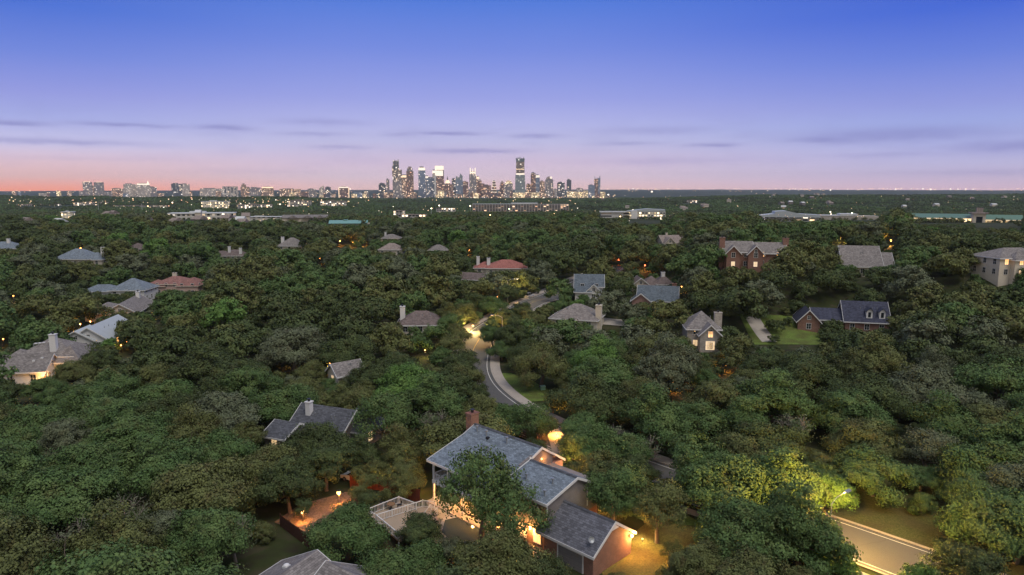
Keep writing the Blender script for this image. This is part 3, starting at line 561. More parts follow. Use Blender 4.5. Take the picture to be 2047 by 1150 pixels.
m = MB(); m.prism([(-2.65, 6.17), (3.0, 7.72), (8.0, 5.2), (8.0, 4.98), (3.0, 7.48), (-2.65, 5.95)], 1.1, 8.8)
rf2 = m.build('roof', R_BLUE, house)
f = MB(); ch = [(-2.7, 6.2), (3.0, 7.76), (8.05, 5.23), (8.05, 4.9), (3.0, 7.42), (-2.7, 5.88)]
f.prism(ch, 8.8, 8.88); f.box(1.1, 8.8, -2.72, -2.65, 5.86, 6.19); f.box(1.1, 8.8, 8.0, 8.06, 4.9, 5.22); f.build('fascia', WHITE, rf2)
for q in [(6.9, .6, 7.0), (3.4, -.3, 6.8), (7.6, -1.6, 6.45)]: vent(rf2, *q, 1.4)
m = MB(); m.prism([(-3.07, 2.72), (.87, 5.42), (4.85, 2.72), (4.85, 2.5), (.87, 5.18), (-3.07, 2.5)], 7.5, 16.0)
rf3 = m.build('roof', shingle('garage_shingle', (.12, .125, .15)), house)
f = MB(); ch = [(-3.12, 2.75), (.87, 5.47), (4.9, 2.75), (4.9, 2.42), (.87, 5.1), (-3.12, 2.42)]
f.prism(ch, 16.0, 16.08); f.box(7.5, 16.0, -3.13, -3.07, 2.44, 2.74); f.box(8.6, 16.0, 4.85, 4.91, 2.44, 2.74)
f.prism([(.2, 4.55), (.87, 5.05), (1.54, 4.55)], 15.98, 16.03); f.build('fascia', WHITE, rf3)
MB().prism([(4.9, 8.72), (5.2, 8.83), (5.5, 8.68)], -11.9, 1.0).build('ridge_cap', R_DARK, rf); MB().prism([(2.7, 7.72), (3.0, 7.81), (3.3, 7.67)], 1.1, 8.8).build('ridge_cap', R_DARK, rf2); MB().prism([(.6, 5.33), (.87, 5.5), (1.14, 5.33)], 7.5, 16.0).build('ridge_cap', R_DARK, rf3)
ds = MB()
ds.tube([(15.0, -2.2, 3.2), (15.0, -2.2, 4.0)], .04, 6)
dd = Vector((.75, -.35, .5)).normalized(); a_ = dd.cross(Vector((0, 0, 1))).normalized(); b_ = dd.cross(a_); cc = Vector((15.05, -2.25, 4.1)); vs = [cc - dd * .12]; fs = []
for k, (r, o) in enumerate(((.2, -.09), (.38, 0.0), (.36, .03))): vs += [cc + (a_ * math.cos(t * math.pi / 6) + b_ * math.sin(t * math.pi / 6)) * r + dd * o for t in range(12)]
fs = [(0, 1 + t, 1 + (t + 1) % 12) for t in range(12)] + [(1 + q * 12 + t, 1 + q * 12 + (t + 1) % 12, 13 + q * 12 + (t + 1) % 12, 13 + q * 12 + t) for q in range(2) for t in range(12)]
ds.add(vs, fs); ds.tube([cc - dd * .1, cc + dd * .4], .02, 5); ds.build('satellite_dish', STEEL, house)
wl = MB(); wl.box(-11.0, 1.0, -.2, 9.4, -.3, 5.9); wl.prism([(-.2, 5.9), (-.2, 6.65), (3.0, 7.5), (5.2, 8.45), (9.4, 5.75), (9.4, 5.7)], -10.997, .55)
wl.build('wall', BRICK2, house)
wl = MB(); wl.box(1.0, 8.5, -2.2, 7.5, 2.6, 5.9); wl.prism([(-2.2, 5.9), (-2.2, 6.0), (3, 7.42), (7.5, 5.15), (7.5, 5.1)], 1.003, 8.497); wl.build('wall', TAUPE, house)
wl = MB(); wl.prism([(1.2, 7.35), (3.0, 7.9), (5.2, 8.42), (7.4, 7.05), (7.4, 5.8), (1.2, 5.8)], .56, .9); wl.build('wall', TAUPE, house)
wl = MB(); wl.box(1.0, 8.47, -2.17, 7.47, -.3, 2.6); wl.build('wall', BRICK, house)
wl = MB(); wl.box(8.5, 15.7, -2.7, 4.45, -.3, 2.6); wl.prism([(-2.7, 2.58), (.87, 5.1), (4.45, 2.58)], 8.55, 15.697); wl.build('wall', BRICK, house)
for q in ((8.4, 8.53, -2.23, -2.1, 2.7, 6.0), (8.47, 8.53, 5.2, 5.35, 3.2, 5.6), (.9, 1.02, 2.9, 3.1, 7.0, 8.0)): MB().box(*q).build('corner_board', WHITE, house)
chimney(house, -12.5, 5.2, 0, 10.1, 1.1, 1.5, BRICK)
# garage door
gd = MB()
gd.box(10.6, 10.75, -2.8, -2.68, 0, 2.25); gd.box(14.25, 14.4, -2.8, -2.68, 0, 2.25); gd.box(10.75, 14.25, -2.8, -2.68, 2.1, 2.25); go = gd.build('garage_door', WHITE, house)
gp = MB()
for k in range(4): gp.box(10.75, 14.25, -2.76, -2.66, k * .525, k * .525 + .5)
gp.build('panel', plain('grey_door', (.2, .19, .19), .6), go)
# porch: floors, posts, railings
pf = MB(); pf.box(-11.4, .95, -3.2, -.2, 2.85, 3.1); pf.box(-11.4, .95, -3.2, -3.0, 2.6, 2.85); pf.box(-11.4, -11.2, -3.2, -.2, 2.6, 2.85); pf.box(-11.4, .95, -3.2, -.2, 5.45, 5.58); pf.build('balcony_floor', WHITE, house)
pf = MB(); pf.box(-11.5, 1.6, -4.2, -.2, -.2, .35); pf.build('porch_floor', plain('porch_stone', (.45, .38, .3), .8), house)
for x in (-11.2, -8.2, -5.2, -2.2, .75):
    MB().box(x - .11, x + .11, -3.15, -2.93, .35, 5.5).box(x - .17, x + .17, -3.2, -2.88, .35, .6).box(x - .17, x + .17, -3.2, -2.88, 5.3, 5.47).build('porch_post', WHITE, house)
def railing(par, a, b, z, h=.95, mat=WHITE, name='railing', step=.22, post=True):
    a = Vector((a[0], a[1], z)); b = Vector((b[0], b[1], z)); n = max(1, int((b - a).length / step)); mb = MB(); d = (b - a).normalized(); nrm = Vector((-d.y, d.x, 0))
    def beam(p, q, z0, z1, w):
        mb.add([p + nrm * w + Vector((0, 0, z0)), p - nrm * w + Vector((0, 0, z0)), q - nrm * w + Vector((0, 0, z0)), q + nrm * w + Vector((0, 0, z0)), p + nrm * w + Vector((0, 0, z1)), p - nrm * w + Vector((0, 0, z1)), q - nrm * w + Vector((0, 0, z1)), q + nrm * w + Vector((0, 0, z1))],
               [(0, 1, 2, 3), (7, 6, 5, 4), (0, 4, 5, 1), (1, 5, 6, 2), (2, 6, 7, 3), (3, 7, 4, 0)])
    beam(a, b, h - .07, h, .06); beam(a, b, .08, .14, .035)
    for i in range(1, n):
        p = a + (b - a) * (i / n); beam(p - d * .02, p + d * .02, .14, h - .07, .02)
    if post:
        k = max(1, round((b - a).length / 2.2))
        for i in range(k + 1):
            p = a + (b - a) * (i / k); beam(p - d * .055, p + d * .055, 0, h + .08, .055)
    return mb.build(name, mat, par)
railing(house, (-11.2, -3.04), (.75, -3.04), 3.1); railing(house, (-11.2, -3.04), (-11.2, -.25), 3.1)
for x in (-9.2, -6.6, -4, -1.2):
    for z in (1.6, 4.45): window(house, x, -.2, z, 1.4, 2.1, 'y-', LIT if (x, z) in ((-6.6, 1.6), (-4, 1.6), (-9.2, 1.6)) else LITC if z < 3 else GLASS)
for x in (2.2, 4.6, 7.0): window(house, x, -2.17, 1.4, 1.1, 1.5, 'y-', LIT)
for x in (2.2, 6.6): window(house, x, -2.2, 4.4, 1.0, 1.4, 'y-', GLASS)
for y in (2, 6): window(house, -11, y, 4.4, 1.1, 1.5, 'x-', GLASS)
def lamp_light(name, loc, watts, col, r=.15, par=None):
    l = bpy.data.lights.new(name, 'POINT'); l.energy = watts; l.color = col; l.shadow_soft_size = r
    o = bpy.data.objects.new(name, l); C.objects.link(o); o.location = loc
    if par: o.parent = par
    return o
WARM = (1, .46, .12); AMB = (1, .36, .06); PALE = (1, .76, .4); YEL = (1, .7, .22)
for x in (-9.5, -5.0, -1.0):
    MB().tube([(x, -1.6, 2.5), (x, -1.6, 2.6)], .16, 10).build('ceiling_lamp', BULB, house); lamp_light('porch_light', (x, -1.6, 2.35), 800, WARM, .12, house)
for x in (2.8, 6.0):
    MB().box(x - .1, x + .1, -2.42, -2.17, 2.0, 2.35).build('wall_lamp', BULB, house); lamp_light('wall_light', (x, -2.75, 2.1), 500, WARM, .1, house)
MB().tube([(.95, 5.2, 7.0), (.95, 5.2, 7.2)], .1, 8).build('wall_lamp', BULB, house); lamp_light('gable_light', (1.5, 5.6, 7.0), 90, AMB, .1, house)
MB().box(15.7, 15.95, 4.15, 4.4, 2.25, 2.55).build('flood_lamp', BULB, house); lamp_light('flood_light', (16.2, 4.5, 2.4), 1500, (1, .42, .1), .12, house)
MB().box(-3, -2.7, 9.4, 9.6, 2.4, 2.7).build('wall_lamp', BULB, house); lamp_light('front_light', (-2.85, 10.6, 2.6), 4500, WARM, .2, house)
MB().box(4.5, 4.8, 7.5, 7.7, 2.4, 2.7).build('wall_lamp', BULB, house); lamp_light('front_light', (4.65, 8.8, 2.5), 2600, WARM, .2, house)

# deck with white railings, pool, patio things
ZD = 1.1
dk = lambda px, py, z=ZD + .95: at_z(px, py, z)
deck = empty('garden_deck', (dk(800, 1015).x, dk(800, 1015).y, 0), 0, 'raised timber deck with white railings beside the red fence', 'deck')
inv = Vector(deck.location)
def rel(p): return (p.x - inv.x, p.y - inv.y)
c1, c2, c3, c4, c5, c6, c7 = [rel(dk(*q)) for q in ((733, 1018), (797, 993), (832, 1006), (868, 1003), (752, 1029), (797, 1066), (845, 1000))]
MB().ngon([c1, c2, c4, rel(dk(884, 1045)), c6, c5], ZD - .18, ZD).build('floorboards', plain('deck_boards', (.34, .27, .2), .8, nscale=6), deck)
for a, b in ((c1, c2), (c2, c3), (c5, c7), (c7, c4), (c5, c6), (c1, c5)): railing(deck, a, b, ZD)
for p in (c1, c2, c4, c5, c6): MB().box(p[0] - .09, p[0] + .09, p[1] - .09, p[1] + .09, 0, ZD - .18).build('support', WHITE, deck)
st = empty('garden_stairs', (dk(868, 1010).x, dk(868, 1010).y, 0), -.78, 'short wooden stairs with sloping white handrails by porch corner', 'stairs')
s_ = MB()
for k in range(5): s_.box(-.6, .6, -.3 * k - .3, -.3 * k, ZD - .22 * (k + 1), ZD - .22 * (k + 1) + .16)
s_.build('treads', WHITE, st)
for sx in (-.62, .62): MB().tube([(sx, 0, ZD + .9), (sx, -1.6, .9)], .05, 6).tube([(sx, 0, ZD - .1), (sx, 0, ZD + .9)], .05, 6).tube([(sx, -1.6, 0), (sx, -1.6, .9)], .05, 6).build('handrail', WHITE, st)
pool = empty('swimming_pool', tuple(at_z(925, 1062, .13)), 0, 'small garden pool with pale stone rim, half hidden under oaks', 'pool')
pp = [at_z(*q, .13) - Vector(pool.location) for q in ((884, 1038), (920, 1030), (962, 1048), (990, 1078), (950, 1100), (905, 1092), (876, 1066))]
MB().ngon([(p.x, p.y) for p in pp], -.02, .1).build('rim', plain('pool_rim', (.5, .45, .38), .8), pool)
wm, wp = newmat('pool_water'); wp.inputs['Base Color'].default_value = (.07, .095, .085, 1); wp.inputs['Roughness'].default_value = .08
wn_ = N('ShaderNodeTexNoise'); wn_.inputs['Scale'].default_value = 3; wb = N('ShaderNodeBump'); wb.inputs['Strength'].default_value = .15; L(wn_.outputs[0], wb.inputs['Height']); L(wb.outputs[0], wp.inputs['Normal'])
MB().ngon([(p.x * .86, p.y * .86) for p in pp], .1, .115).build('water', wm, pool)
# patio table and two chairs on the deck
pt = at_z(782, 1018, ZD); tb = empty('patio_table', (pt.x, pt.y, ZD), .4, 'small round table standing on the railed deck', 'table')
MB().tube([(0, 0, .7), (0, 0, .74)], .55, 18).build('tabletop', plain('teak', (.22, .12, .06), .6), tb); MB().tube([(0, 0, 0), (0, 0, .7)], .05, 8).tube([(0, 0, 0), (0, 0, .04)], .3, 12).build('pedestal', DARKMET, tb)
for k, (dx, dy, lb) in enumerate(((-1.1, .2, 'dark slatted chair on the deck side facing the woods'), (1.0, .35, 'dark slatted chair between deck table and house'))):
    cr = empty('patio_chair', (pt.x + dx, pt.y + dy, ZD), math.atan2(dy, dx) + math.pi / 2, lb, 'chair', 'chairs on the railed deck')
    MB().box(-.25, .25, -.25, .25, .42, .47).build('seat', DARKMET, cr); MB().box(-.25, .25, -.27, -.22, .47, .95).build('backrest', DARKMET, cr)
    for sx in (-.22, .22):
        for sy in (-.22, .22): MB().box(sx - .02, sx + .02, sy - .02, sy + .02, 0, .42).build('leg', DARKMET, cr)
# fences
def fence(name, pts, z, h, mat, label, cap=True):
    o = empty(name, (pts[0].x, pts[0].y, z), 0, label, 'fence')
    for i in range(len(pts) - 1):
        a = pts[i] - pts[0]; b = pts[i + 1] - pts[0]; d = Vector((b.x - a.x, b.y - a.y, 0)); ln = d.length; d.normalize(); nr = Vector((-d.y, d.x, 0))
        mb = MB(); k = int(ln / .15)
        for j in range(k):
            p = Vector((a.x, a.y, 0)) + d * (j * ln / k); q = p + d * (ln / k * .93); hh = h + random.uniform(-.02, .03)
            mb.add([p + nr * .012, p - nr * .012, q - nr * .012, q + nr * .012] + [w + Vector((0, 0, hh)) for w in (p + nr * .012, p - nr * .012, q - nr * .012, q + nr * .012)], [(0, 3, 2, 1), (4, 5, 6, 7), (0, 1, 5, 4), (1, 2, 6, 5), (2, 3, 7, 6), (3, 0, 4, 7)])
        mb.build('picket_panel', mat, o)
        for j in range(int(ln / 2.4) + 1):
            p = Vector((a.x, a.y, 0)) + d * (j * 2.4) + nr * .08
            MB().box(p.x - .06, p.x + .06, p.y - .06, p.y + .06, 0, h + .08).build('post', mat, o)
    return o
fence('wooden_fence', [at_z(700, 975, 0), at_z(770, 982, 0), at_z(840, 1006, 0)], 0, 1.9, WOODRED, 'red stained picket fence glowing behind the railed deck')
fence('wooden_fence', [at_z(560, 1052, 0), at_z(610, 1090, 0), at_z(640, 1112, 0)], 0, 1.6, plain('dark_fence_wood', (.07, .03, .02), .9), 'unlit brown fence at the edge of the gravel yard')

# ------------------------------------------------------------------ neighbouring houses
rnd = random.Random(3)
for p, h in HOUSE_POS:
    yaw = R_(h[3]); o = empty('neighbour_house', p, yaw, h[10], 'house', 'houses among the trees')
    wall_blocks(o, h[4], h[6])
    for b in h[4]: roof_block(o, b, h[5], h[7])
    b0 = h[4][0]; zr = b0[4] + b0[5]
    for cx, cy_, w, d, dz, mt in h[8]: chimney(o, cx, cy_, 0 if abs(cx) > b0[2] / 2 - .5 else zr - 3.2, zr + dz, w, d, mt)
    auto_windows(o, h[4], yaw, p, h[9], rnd)
    if h[2] < 240:                                        # roof vents
        for q in range(3):
            b = h[4][0]; x = b[0] + rnd.uniform(-.3, .3) * b[2]; MB().tube([(x, b[1] - b[3] * .2, b[4] + b[5] * .5), (x, b[1] - b[3] * .2, b[4] + b[5] * .6 + .45)], .09, 6).build('vent_pipe', STEEL, o)
    if h[10].startswith('sprawling'):
        for x, y in ((-3.2, -1.4), (-2.4, -1.3), (-1.6, -1.2), (-.4, -.9)):
            z = 5.4 + 3.0 * (1 - abs(y) / 5.0); MB().box(x - .28, x + .28, y - .5, y + .1, z - .12, z + .1).build('skylight', WHITE, o)
        for x, y in ((1.0, -7.7), (-.5, -8.3)): MB().box(x - .25, x + .25, y - .3, y + .2, 4.6, 3.4 + 2.8 * (1 - abs(y + 6.8) / 3.7) + .12).build('skylight', WHITE, o)
        window(o, -4.7, -5.0, 4.7, 1.0, 1.0, 'y-', LIT)
    if 'dormers' in h[10]:
        for x in (.6, 3.8):
            dm = MB(); dm.box(x - .75, x + .75, -4.4, -1.2, 3.6, 5.9); dm.prism([(x - .75, 5.9), (x, 6.7), (x + .75, 5.9)], -4.397, -1.2, 'y'); d_ = dm.build('dormer', WHITE, o)
            MB().prism([(x - 1.0, 5.75), (x, 6.85), (x + 1.0, 5.75), (x + 1.0, 5.62), (x, 6.68), (x - 1.0, 5.62)], -4.7, -.6, 'y').build('dormer_roof', R_NAVY, d_)
            MB().box(x - .35, x + .35, -4.43, -4.3, 4.2, 5.6).build('dormer_pane', GLASS, d_)
    if 'tall stone' in h[10]: window(o, 1.2, -7.6, 1.6, 2.2, 2.2, 'y-', LITC)
# the next-door roof at the very bottom of the picture
def bottom_roof(px, py, d, yaw, blocks, label, extras):
    p = at_d(px, py, d); b = blocks[0]; zg = p.z - b[4] - b[5]
    o = empty('neighbour_house', (p.x, p.y, zg), R_(yaw), label, 'house', 'houses among the trees')
    wall_blocks(o, blocks, STONE, -1)
    for b in blocks: roof_block(o, b, R_GREY, WHITE)
    for kind, x, y, z in extras:
        if kind == 'pipe': MB().tube([(x, y, z - .3), (x, y, z + .75)], .1, 8).tube([(x, y, z + .7), (x, y, z + .85)], .18, 8).build('vent_pipe', WHITE, o)
        else: MB().ball((x, y, z), .32, 10, 6, .6).box(x - .3, x + .3, y - .3, y + .3, z - .25, z - .02).build('skylight', WHITE, o)
    return p, zg
bottom_roof(728, 1158, 59.5, -36, [gb(0, 0, 10, 10, 3.2, 3.0, 'gable', 'x')], 'grey shingled roof cut by the lower picture edge, with white vent pipes', [('pipe', 1.4, -1.5, 5.6), ('dome', .4, -2.8, 4.7), ('pipe', 2.8, -.8, 5.9)])
bottom_roof(562, 1148, 61, 64, [gb(0, 0, 9, 9, 3.2, 2.2, 'gable', 'x')], 'low grey roof wing with two white domed skylights by the dark fence', [('dome', 1.9, 1.2, 5.0), ('dome', -1.3, 1.2, 5.0)])
# ------------------------------------------------------------------ lamps, vehicles and small things near the houses
def street_lamp(pos, h, rz, label, watts, col, arm=2.2, bulb=BULBW, head=1.0):
    o = empty('street_lamp', pos, rz, label, 'street lamp', 'street lamps')
    MB().tube([(0, 0, -.3), (0, 0, h * .5), (0, 0, h - .3)], [.12, .09, .07], 8).tube([(0, 0, 0), (0, 0, .4)], .17, 8).build('pole', STEEL, o)
    MB().tube([(0, 0, h - .35), (arm * .35, 0, h + .15), (arm * .8, 0, h + .28), (arm, 0, h + .26)], .045, 6).build('arm', STEEL, o)
    MB().prism([(-.16 * head, h + .2), (-.1 * head, h + .38), (.1 * head, h + .38), (.16 * head, h + .2)], arm - .1, arm + .7 * head, 'x').build('lamp_head', STEEL, o)
    MB().box(arm + .05, arm + .6 * head, -.11, .11, h + .14, h + .195).build('bulb', bulb, o)
    if watts: lamp_light('street_light', (arm + .32, 0, h + .02), watts, col, .15, o)
    return o
def yard_lamp(pos, h, watts, col, label, r=.11, bulb=BULB, kind='yard_lamp', grp='lamps glowing in the gardens'):
    o = empty(kind, pos, 0, label, 'lamp', grp)
    MB().tube([(0, 0, -.2), (0, 0, h - r)], .035, 6).tube([(0, 0, 0), (0, 0, .06)], .1, 8).build('post', DARKMET, o)
    MB().ball((0, 0, h), r, 10, 7).build('globe', bulb, o)
    MB().tube([(0, 0, h + r * 1.02), (0, 0, h + r * 1.3)], [r * 1.1, r * .4], 10).build('lamp_cap', DARKMET, o)
    if watts: lamp_light('lamp_light', (0, -.02, h - r - .25 if h > 1 else h + r * 2.2), watts, col, .1, o)
    return o
lp1 = at_z(1690, 985, 8.2)
street_lamp((lp1.x - 2.3, lp1.y - 1.7, 0), 8.0, math.atan2(1.7, 2.3), 'street lamp flooding the bare road yellow beside the big round oak', 19000, (1, .56, .11), 2.9, BULBW, 1.3)
q = on_ground(1015, 606); street_lamp((q.x, q.y, q.z), 7.6, .1, 'thin grey street lamp with curved arm near the parked white car', 2200, YEL, 2.8, BULBW)
q = Vector((-2.6, 178)); street_lamp((q.x, q.y, gz(q.x, q.y)), 7.2, math.pi * .97, 'street lamp hidden in leaves over the orange lit bend', 4200, (1, .5, .12), 2.4, BULB)
q = on_ground(1372, 703); street_lamp((q.x, q.y, q.z), 5.2, 0, 'short orange lamp post with arm beside the tall stone house', 500, AMB, 1.8, BULB)
yard_lamp(at_z(678, 1012, 0), 1.9, 800, AMB, 'brightest yard lamp, on a post by the red fence and gravel yard', .28)
yard_lamp(at_z(606, 1046, 0), 1.5, 480, AMB, 'smaller glaring yard lamp at the shadowy end of the gravel yard', .22)
yard_lamp(at_z(618, 1072, 0), .7, 40, WARM, 'tiny path light on the gravel below the yard lamps', .06)
yard_lamp(at_z(1355, 1128, 0), .55, 420, (1, .5, .12), 'low garden lamp on the golden lit lawn next to the garage', .18)
yard_lamp(at_z(808, 985, 0), 1.0, 3200, (1, .55, .12), 'uplight turning the leaves gold above the red picket fence', .08)
yard_lamp(at_z(1284, 1085, 0), .5, 500, YEL, 'shrub light at the corner of the brick garage', .08)
yard_lamp(at_z(1112, 872, 0), .5, 1400, AMB, 'uplight on the oak trunk beside the lit driveway', .08)
LANDSCAPE = [(945, 662, 1500, YEL, 'yellow lamp inside the glowing roadside tree by the bend'), (92, 770, 700, WARM, 'lamp lighting golden shrubs below the sprawling white house'), (148, 688, 90, AMB, 'amber lamp in the trees behind the tall white chimney'), (162, 660, 260, AMB, 'amber lamp among bare trunks by the pale metal roof'),
             (182, 655, 160, AMB, 'second amber lamp nearest the white gable'), (303, 588, 160, WARM, 'warm lamp at the corner of the white walled blue roofed house'), (316, 634, 50, WARM, 'pinprick lamp alone in the woods below the pink house'), (243, 702, 70, WARM, 'warm lamp right of the grey roof, upper of a pair'),
             (255, 696, 70, AMB, 'amber lamp forming a pair with a warm one in dense woods'), (660, 742, 260, AMB, 'amber lamp on trunks beside the grey roof corner'), (580, 733, 30, WARM, 'faint lamp deep under the dark oaks left of the roof corner'), (680, 488, 420, AMB, 'lamp in the far orange lit yard, leftmost of three'),
             (706, 490, 900, AMB, 'brightest lamp in the far orange lit yard'), (728, 488, 520, AMB, 'lamp in the far orange lit yard, rightmost of three'), (640, 524, 120, AMB, 'amber glint below the far orange lit yard'), (938, 506, 160, AMB, 'lone amber lamp in the woods above the red tile roof'), (995, 604, 240, AMB, 'amber lamp in the hedge by the thin street lamp'),
             (1236, 529, 60, (1, .1, .03), 'small red lamp in the treetops above the big rounded oak'), (1289, 540, 260, (1, .3, .06), 'glowing orange lantern in the trees beside the brown hipped house'), (1514, 524, 300, AMB, 'amber lamp at the foot of the two storey brick house'), (1725, 545, 140, AMB, 'upright orange light under the big steep roof'),
             (1680, 482, 520, (1, .72, .12), 'yellow lamp inside a tree left of the steep roof'), (1780, 488, 1100, WARM, 'strong warm lamp behind the steep roof on the ridge'), (1450, 742, 260, AMB, 'amber lamp under the oaks in front of the tall stone house'), (1362, 585, 80, AMB, 'faint amber lamp beside the brick chimney house'),
             (2030, 548, 160, WARM, 'warm lamp at the side of the cream house'), (162, 502, 300, (1, .68, .2), 'lamp behind the yellow lit tree near the blue grey house'), (28, 600, 160, (1, .7, .3), 'dull yellow lamp in trees near the far driveway'), (8, 690, 60, AMB, 'ember coloured lamp at the picture edge by the white house'), (1345, 778, 160, AMB, 'amber lamp glinting on a hidden path'), (850, 714, 150, YEL, 'yellow lamp beside the road bend shrubs')]
LAND_POS = []
for px, py, w, col, lb in LANDSCAPE:
    p = on_ground(px, py + 4); p = Vector((p.x, p.y, gz(p.x, p.y))); far = p.y / 160; w *= 3.2
    yard_lamp(p, 1.5 + .5 * far, w * max(1, far), col, lb, .17 * max(.8, far), REDBULB if col[1] < .31 else AMBULB)
    LAND_POS.append((px, py, p.y))
def car(pos, rz, label, paint):
    o = empty('parked_car', pos, rz, label, 'car', 'parked cars')
    body = MB()
    prof = [(-2.2, .35), (-2.25, .75), (-2.1, .95), (-1.2, 1.0), (1.1, 1.02), (2.0, .88), (2.25, .7), (2.25, .35)]
    body.prism([(p[0], p[1]) for p in prof], -.88, .88, 'y'); b = body.build('body', paint, o)
    cab = MB(); lo = [(-2.05, .97), (1.15, 1.0)]; up = [(-1.75, 1.6), (-.1, 1.66)]
    cab.add([(lo[0][0], -.8, .95), (lo[1][0], -.8, .98), (lo[1][0], .8, .98), (lo[0][0], .8, .95), (up[0][0], -.66, 1.6), (up[1][0] + .35, -.66, 1.6), (up[1][0] + .35, .66, 1.6), (up[0][0], .66, 1.6)], [(3, 2, 1, 0), (4, 5, 6, 7), (0, 1, 5, 4), (1, 2, 6, 5), (2, 3, 7, 6), (3, 0, 4, 7)])
    cab.build('windows', GLASS, o); MB().box(-1.78, .26, -.68, .68, 1.6, 1.68).box(-1.25, -1.13, -.74, .74, 1.0, 1.62).box(-.25, -.13, -.745, .745, 1.0, 1.62).build('car_roof', paint, o)
    for x in (-1.4, 1.45):
        for y in (-.82, .82):
            w = MB().tube([(x, y - .1, .34), (x, y + .1, .34)], .34, 14).build('wheel', DARKMET, o); MB().tube([(x, y - .11, .34), (x, y + .11, .34)], .2, 10).build('rim', STEEL, w)
    for y in (-.65, .65):
        MB().cbox((2.25, y, .72), (.06, .32, .14)).build('headlight', WHITE, o); MB().cbox((-2.24, y, .8), (.06, .3, .16)).build('tail_light', plain('tail_red', (.3, .02, .01), .4), o)
CARW = plain('white_car_paint', (.65, .66, .68), .3, nscale=.5, namt=.05)
q = on_ground(1057, 595); car((q.x, q.y, q.z + .06), math.atan2(11, 7), 'white car parked at the kerb near the thin street lamp', CARW)
q = at_z(712, 962, 0); car((q.x, q.y, 0), 2.6, 'pale car half hidden behind the red picket fence', CARW)
q = at_z(1085, 780, 0); ub = empty('utility_box', q, .2, 'pale green utility box on the bright green lawn by the sidewalk', 'utility box')
MB().box(-.5, .5, -.45, .45, 0, .85).build('cabinet', plain('utility_green', (.18, .36, .26), .6), ub); MB().box(-.54, .54, -.49, .49, .85, .95).build('lid', plain('utility_green_lid', (.3, .5, .4), .6), ub)

# ------------------------------------------------------------------ trees
def rot_basis(nrm, rg):
    n = nrm / np.maximum(np.linalg.norm(nrm, axis=1, keepdims=True), 1e-9)
    a = np.cross(n, rg.normal(size=n.shape)); a /= np.maximum(np.linalg.norm(a, axis=1, keepdims=True), 1e-9)
    return a, np.cross(n, a)
def leaf_mesh(name, P, Nn, S, mat, rg):
    a, b = rot_basis(Nn, rg); s = S[:, None]; k = (.55 + .3 * rg.random(len(P)))[:, None]
    V = np.stack([P - a * s, P - b * s * k, P + a * s, P + b * s * k], 1).reshape(-1, 3).astype(np.float32)
    me = bpy.data.meshes.new(name); n = len(P)
    me.vertices.add(4 * n); me.vertices.foreach_set('co', V.ravel()); me.loops.add(4 * n); me.loops.foreach_set('vertex_index', np.arange(4 * n, dtype=np.int32))
    me.polygons.add(n); me.polygons.foreach_set('loop_start', np.arange(0, 4 * n, 4, dtype=np.int32)); me.polygons.foreach_set('loop_total', np.full(n, 4, dtype=np.int32))
    me.update(); me.validate(); me.materials.append(mat); return me
def crown_points(rg, R, H, nl, nc, nq, size, base=.3, spread=.62, lobe=(.30, .44), thin=1.0):
    """lobes > clumps > leaves, in metres; crown sits between base*H and H"""
    Ps, Ns, Ss, lobes = [], [], [], []
    for i in range(nl):
        r = math.sqrt((i + .4) / nl) * spread * rg.uniform(.85, 1.15); t = i * 2.39996 + rg.uniform(-.4, .4); q = min(r / spread, 1)
        lr = rg.uniform(*lobe) * (1.05 - .25 * q)
        zc = base + (1 - base) * (.62 - .38 * q * q) + rg.uniform(-.15, .13)
        c = np.array([math.cos(t) * r * R, math.sin(t) * r * R, zc * H]); rad = np.array([lr * R, lr * R, lr * R * .78])
        top = c[2] + rad[2]
        if top > H * 1.02: c[2] -= top - H * 1.02
        lobes.append(c)
        d = rg.normal(size=(nc, 3)); d[:, 2] += .35; d[:, :2] += c[:2] / R * .5; d /= np.linalg.norm(d, axis=1, keepdims=True)
        cc = c + d * rad * rg.uniform(.62, 1.12, (nc, 1)); cr = R * rg.uniform(.085, .16, nc)
        for j in range(nc):
            m = max(3, int(nq * rg.uniform(.55, 1.3) * thin))
            e = rg.normal(size=(m, 3)); e /= np.linalg.norm(e, axis=1, keepdims=True); e *= rg.random((m, 1)) ** .45
            Ps.append(cc[j] + e * cr[j] * np.array([1.15, 1.15, .8])); out = (cc[j] - np.array([0, 0, base * H + (1 - base) * H * .35])) / np.array([R, R, H * .5]); Ns.append(d[j] * .45 + e * .5 + out * .45 + rg.normal(size=(m, 3)) * .38 + np.array([0, 0, .12])); Ss.append(size * rg.uniform(.6, 1.3, m))
    return np.concatenate(Ps), np.concatenate(Ns), np.concatenate(Ss), lobes
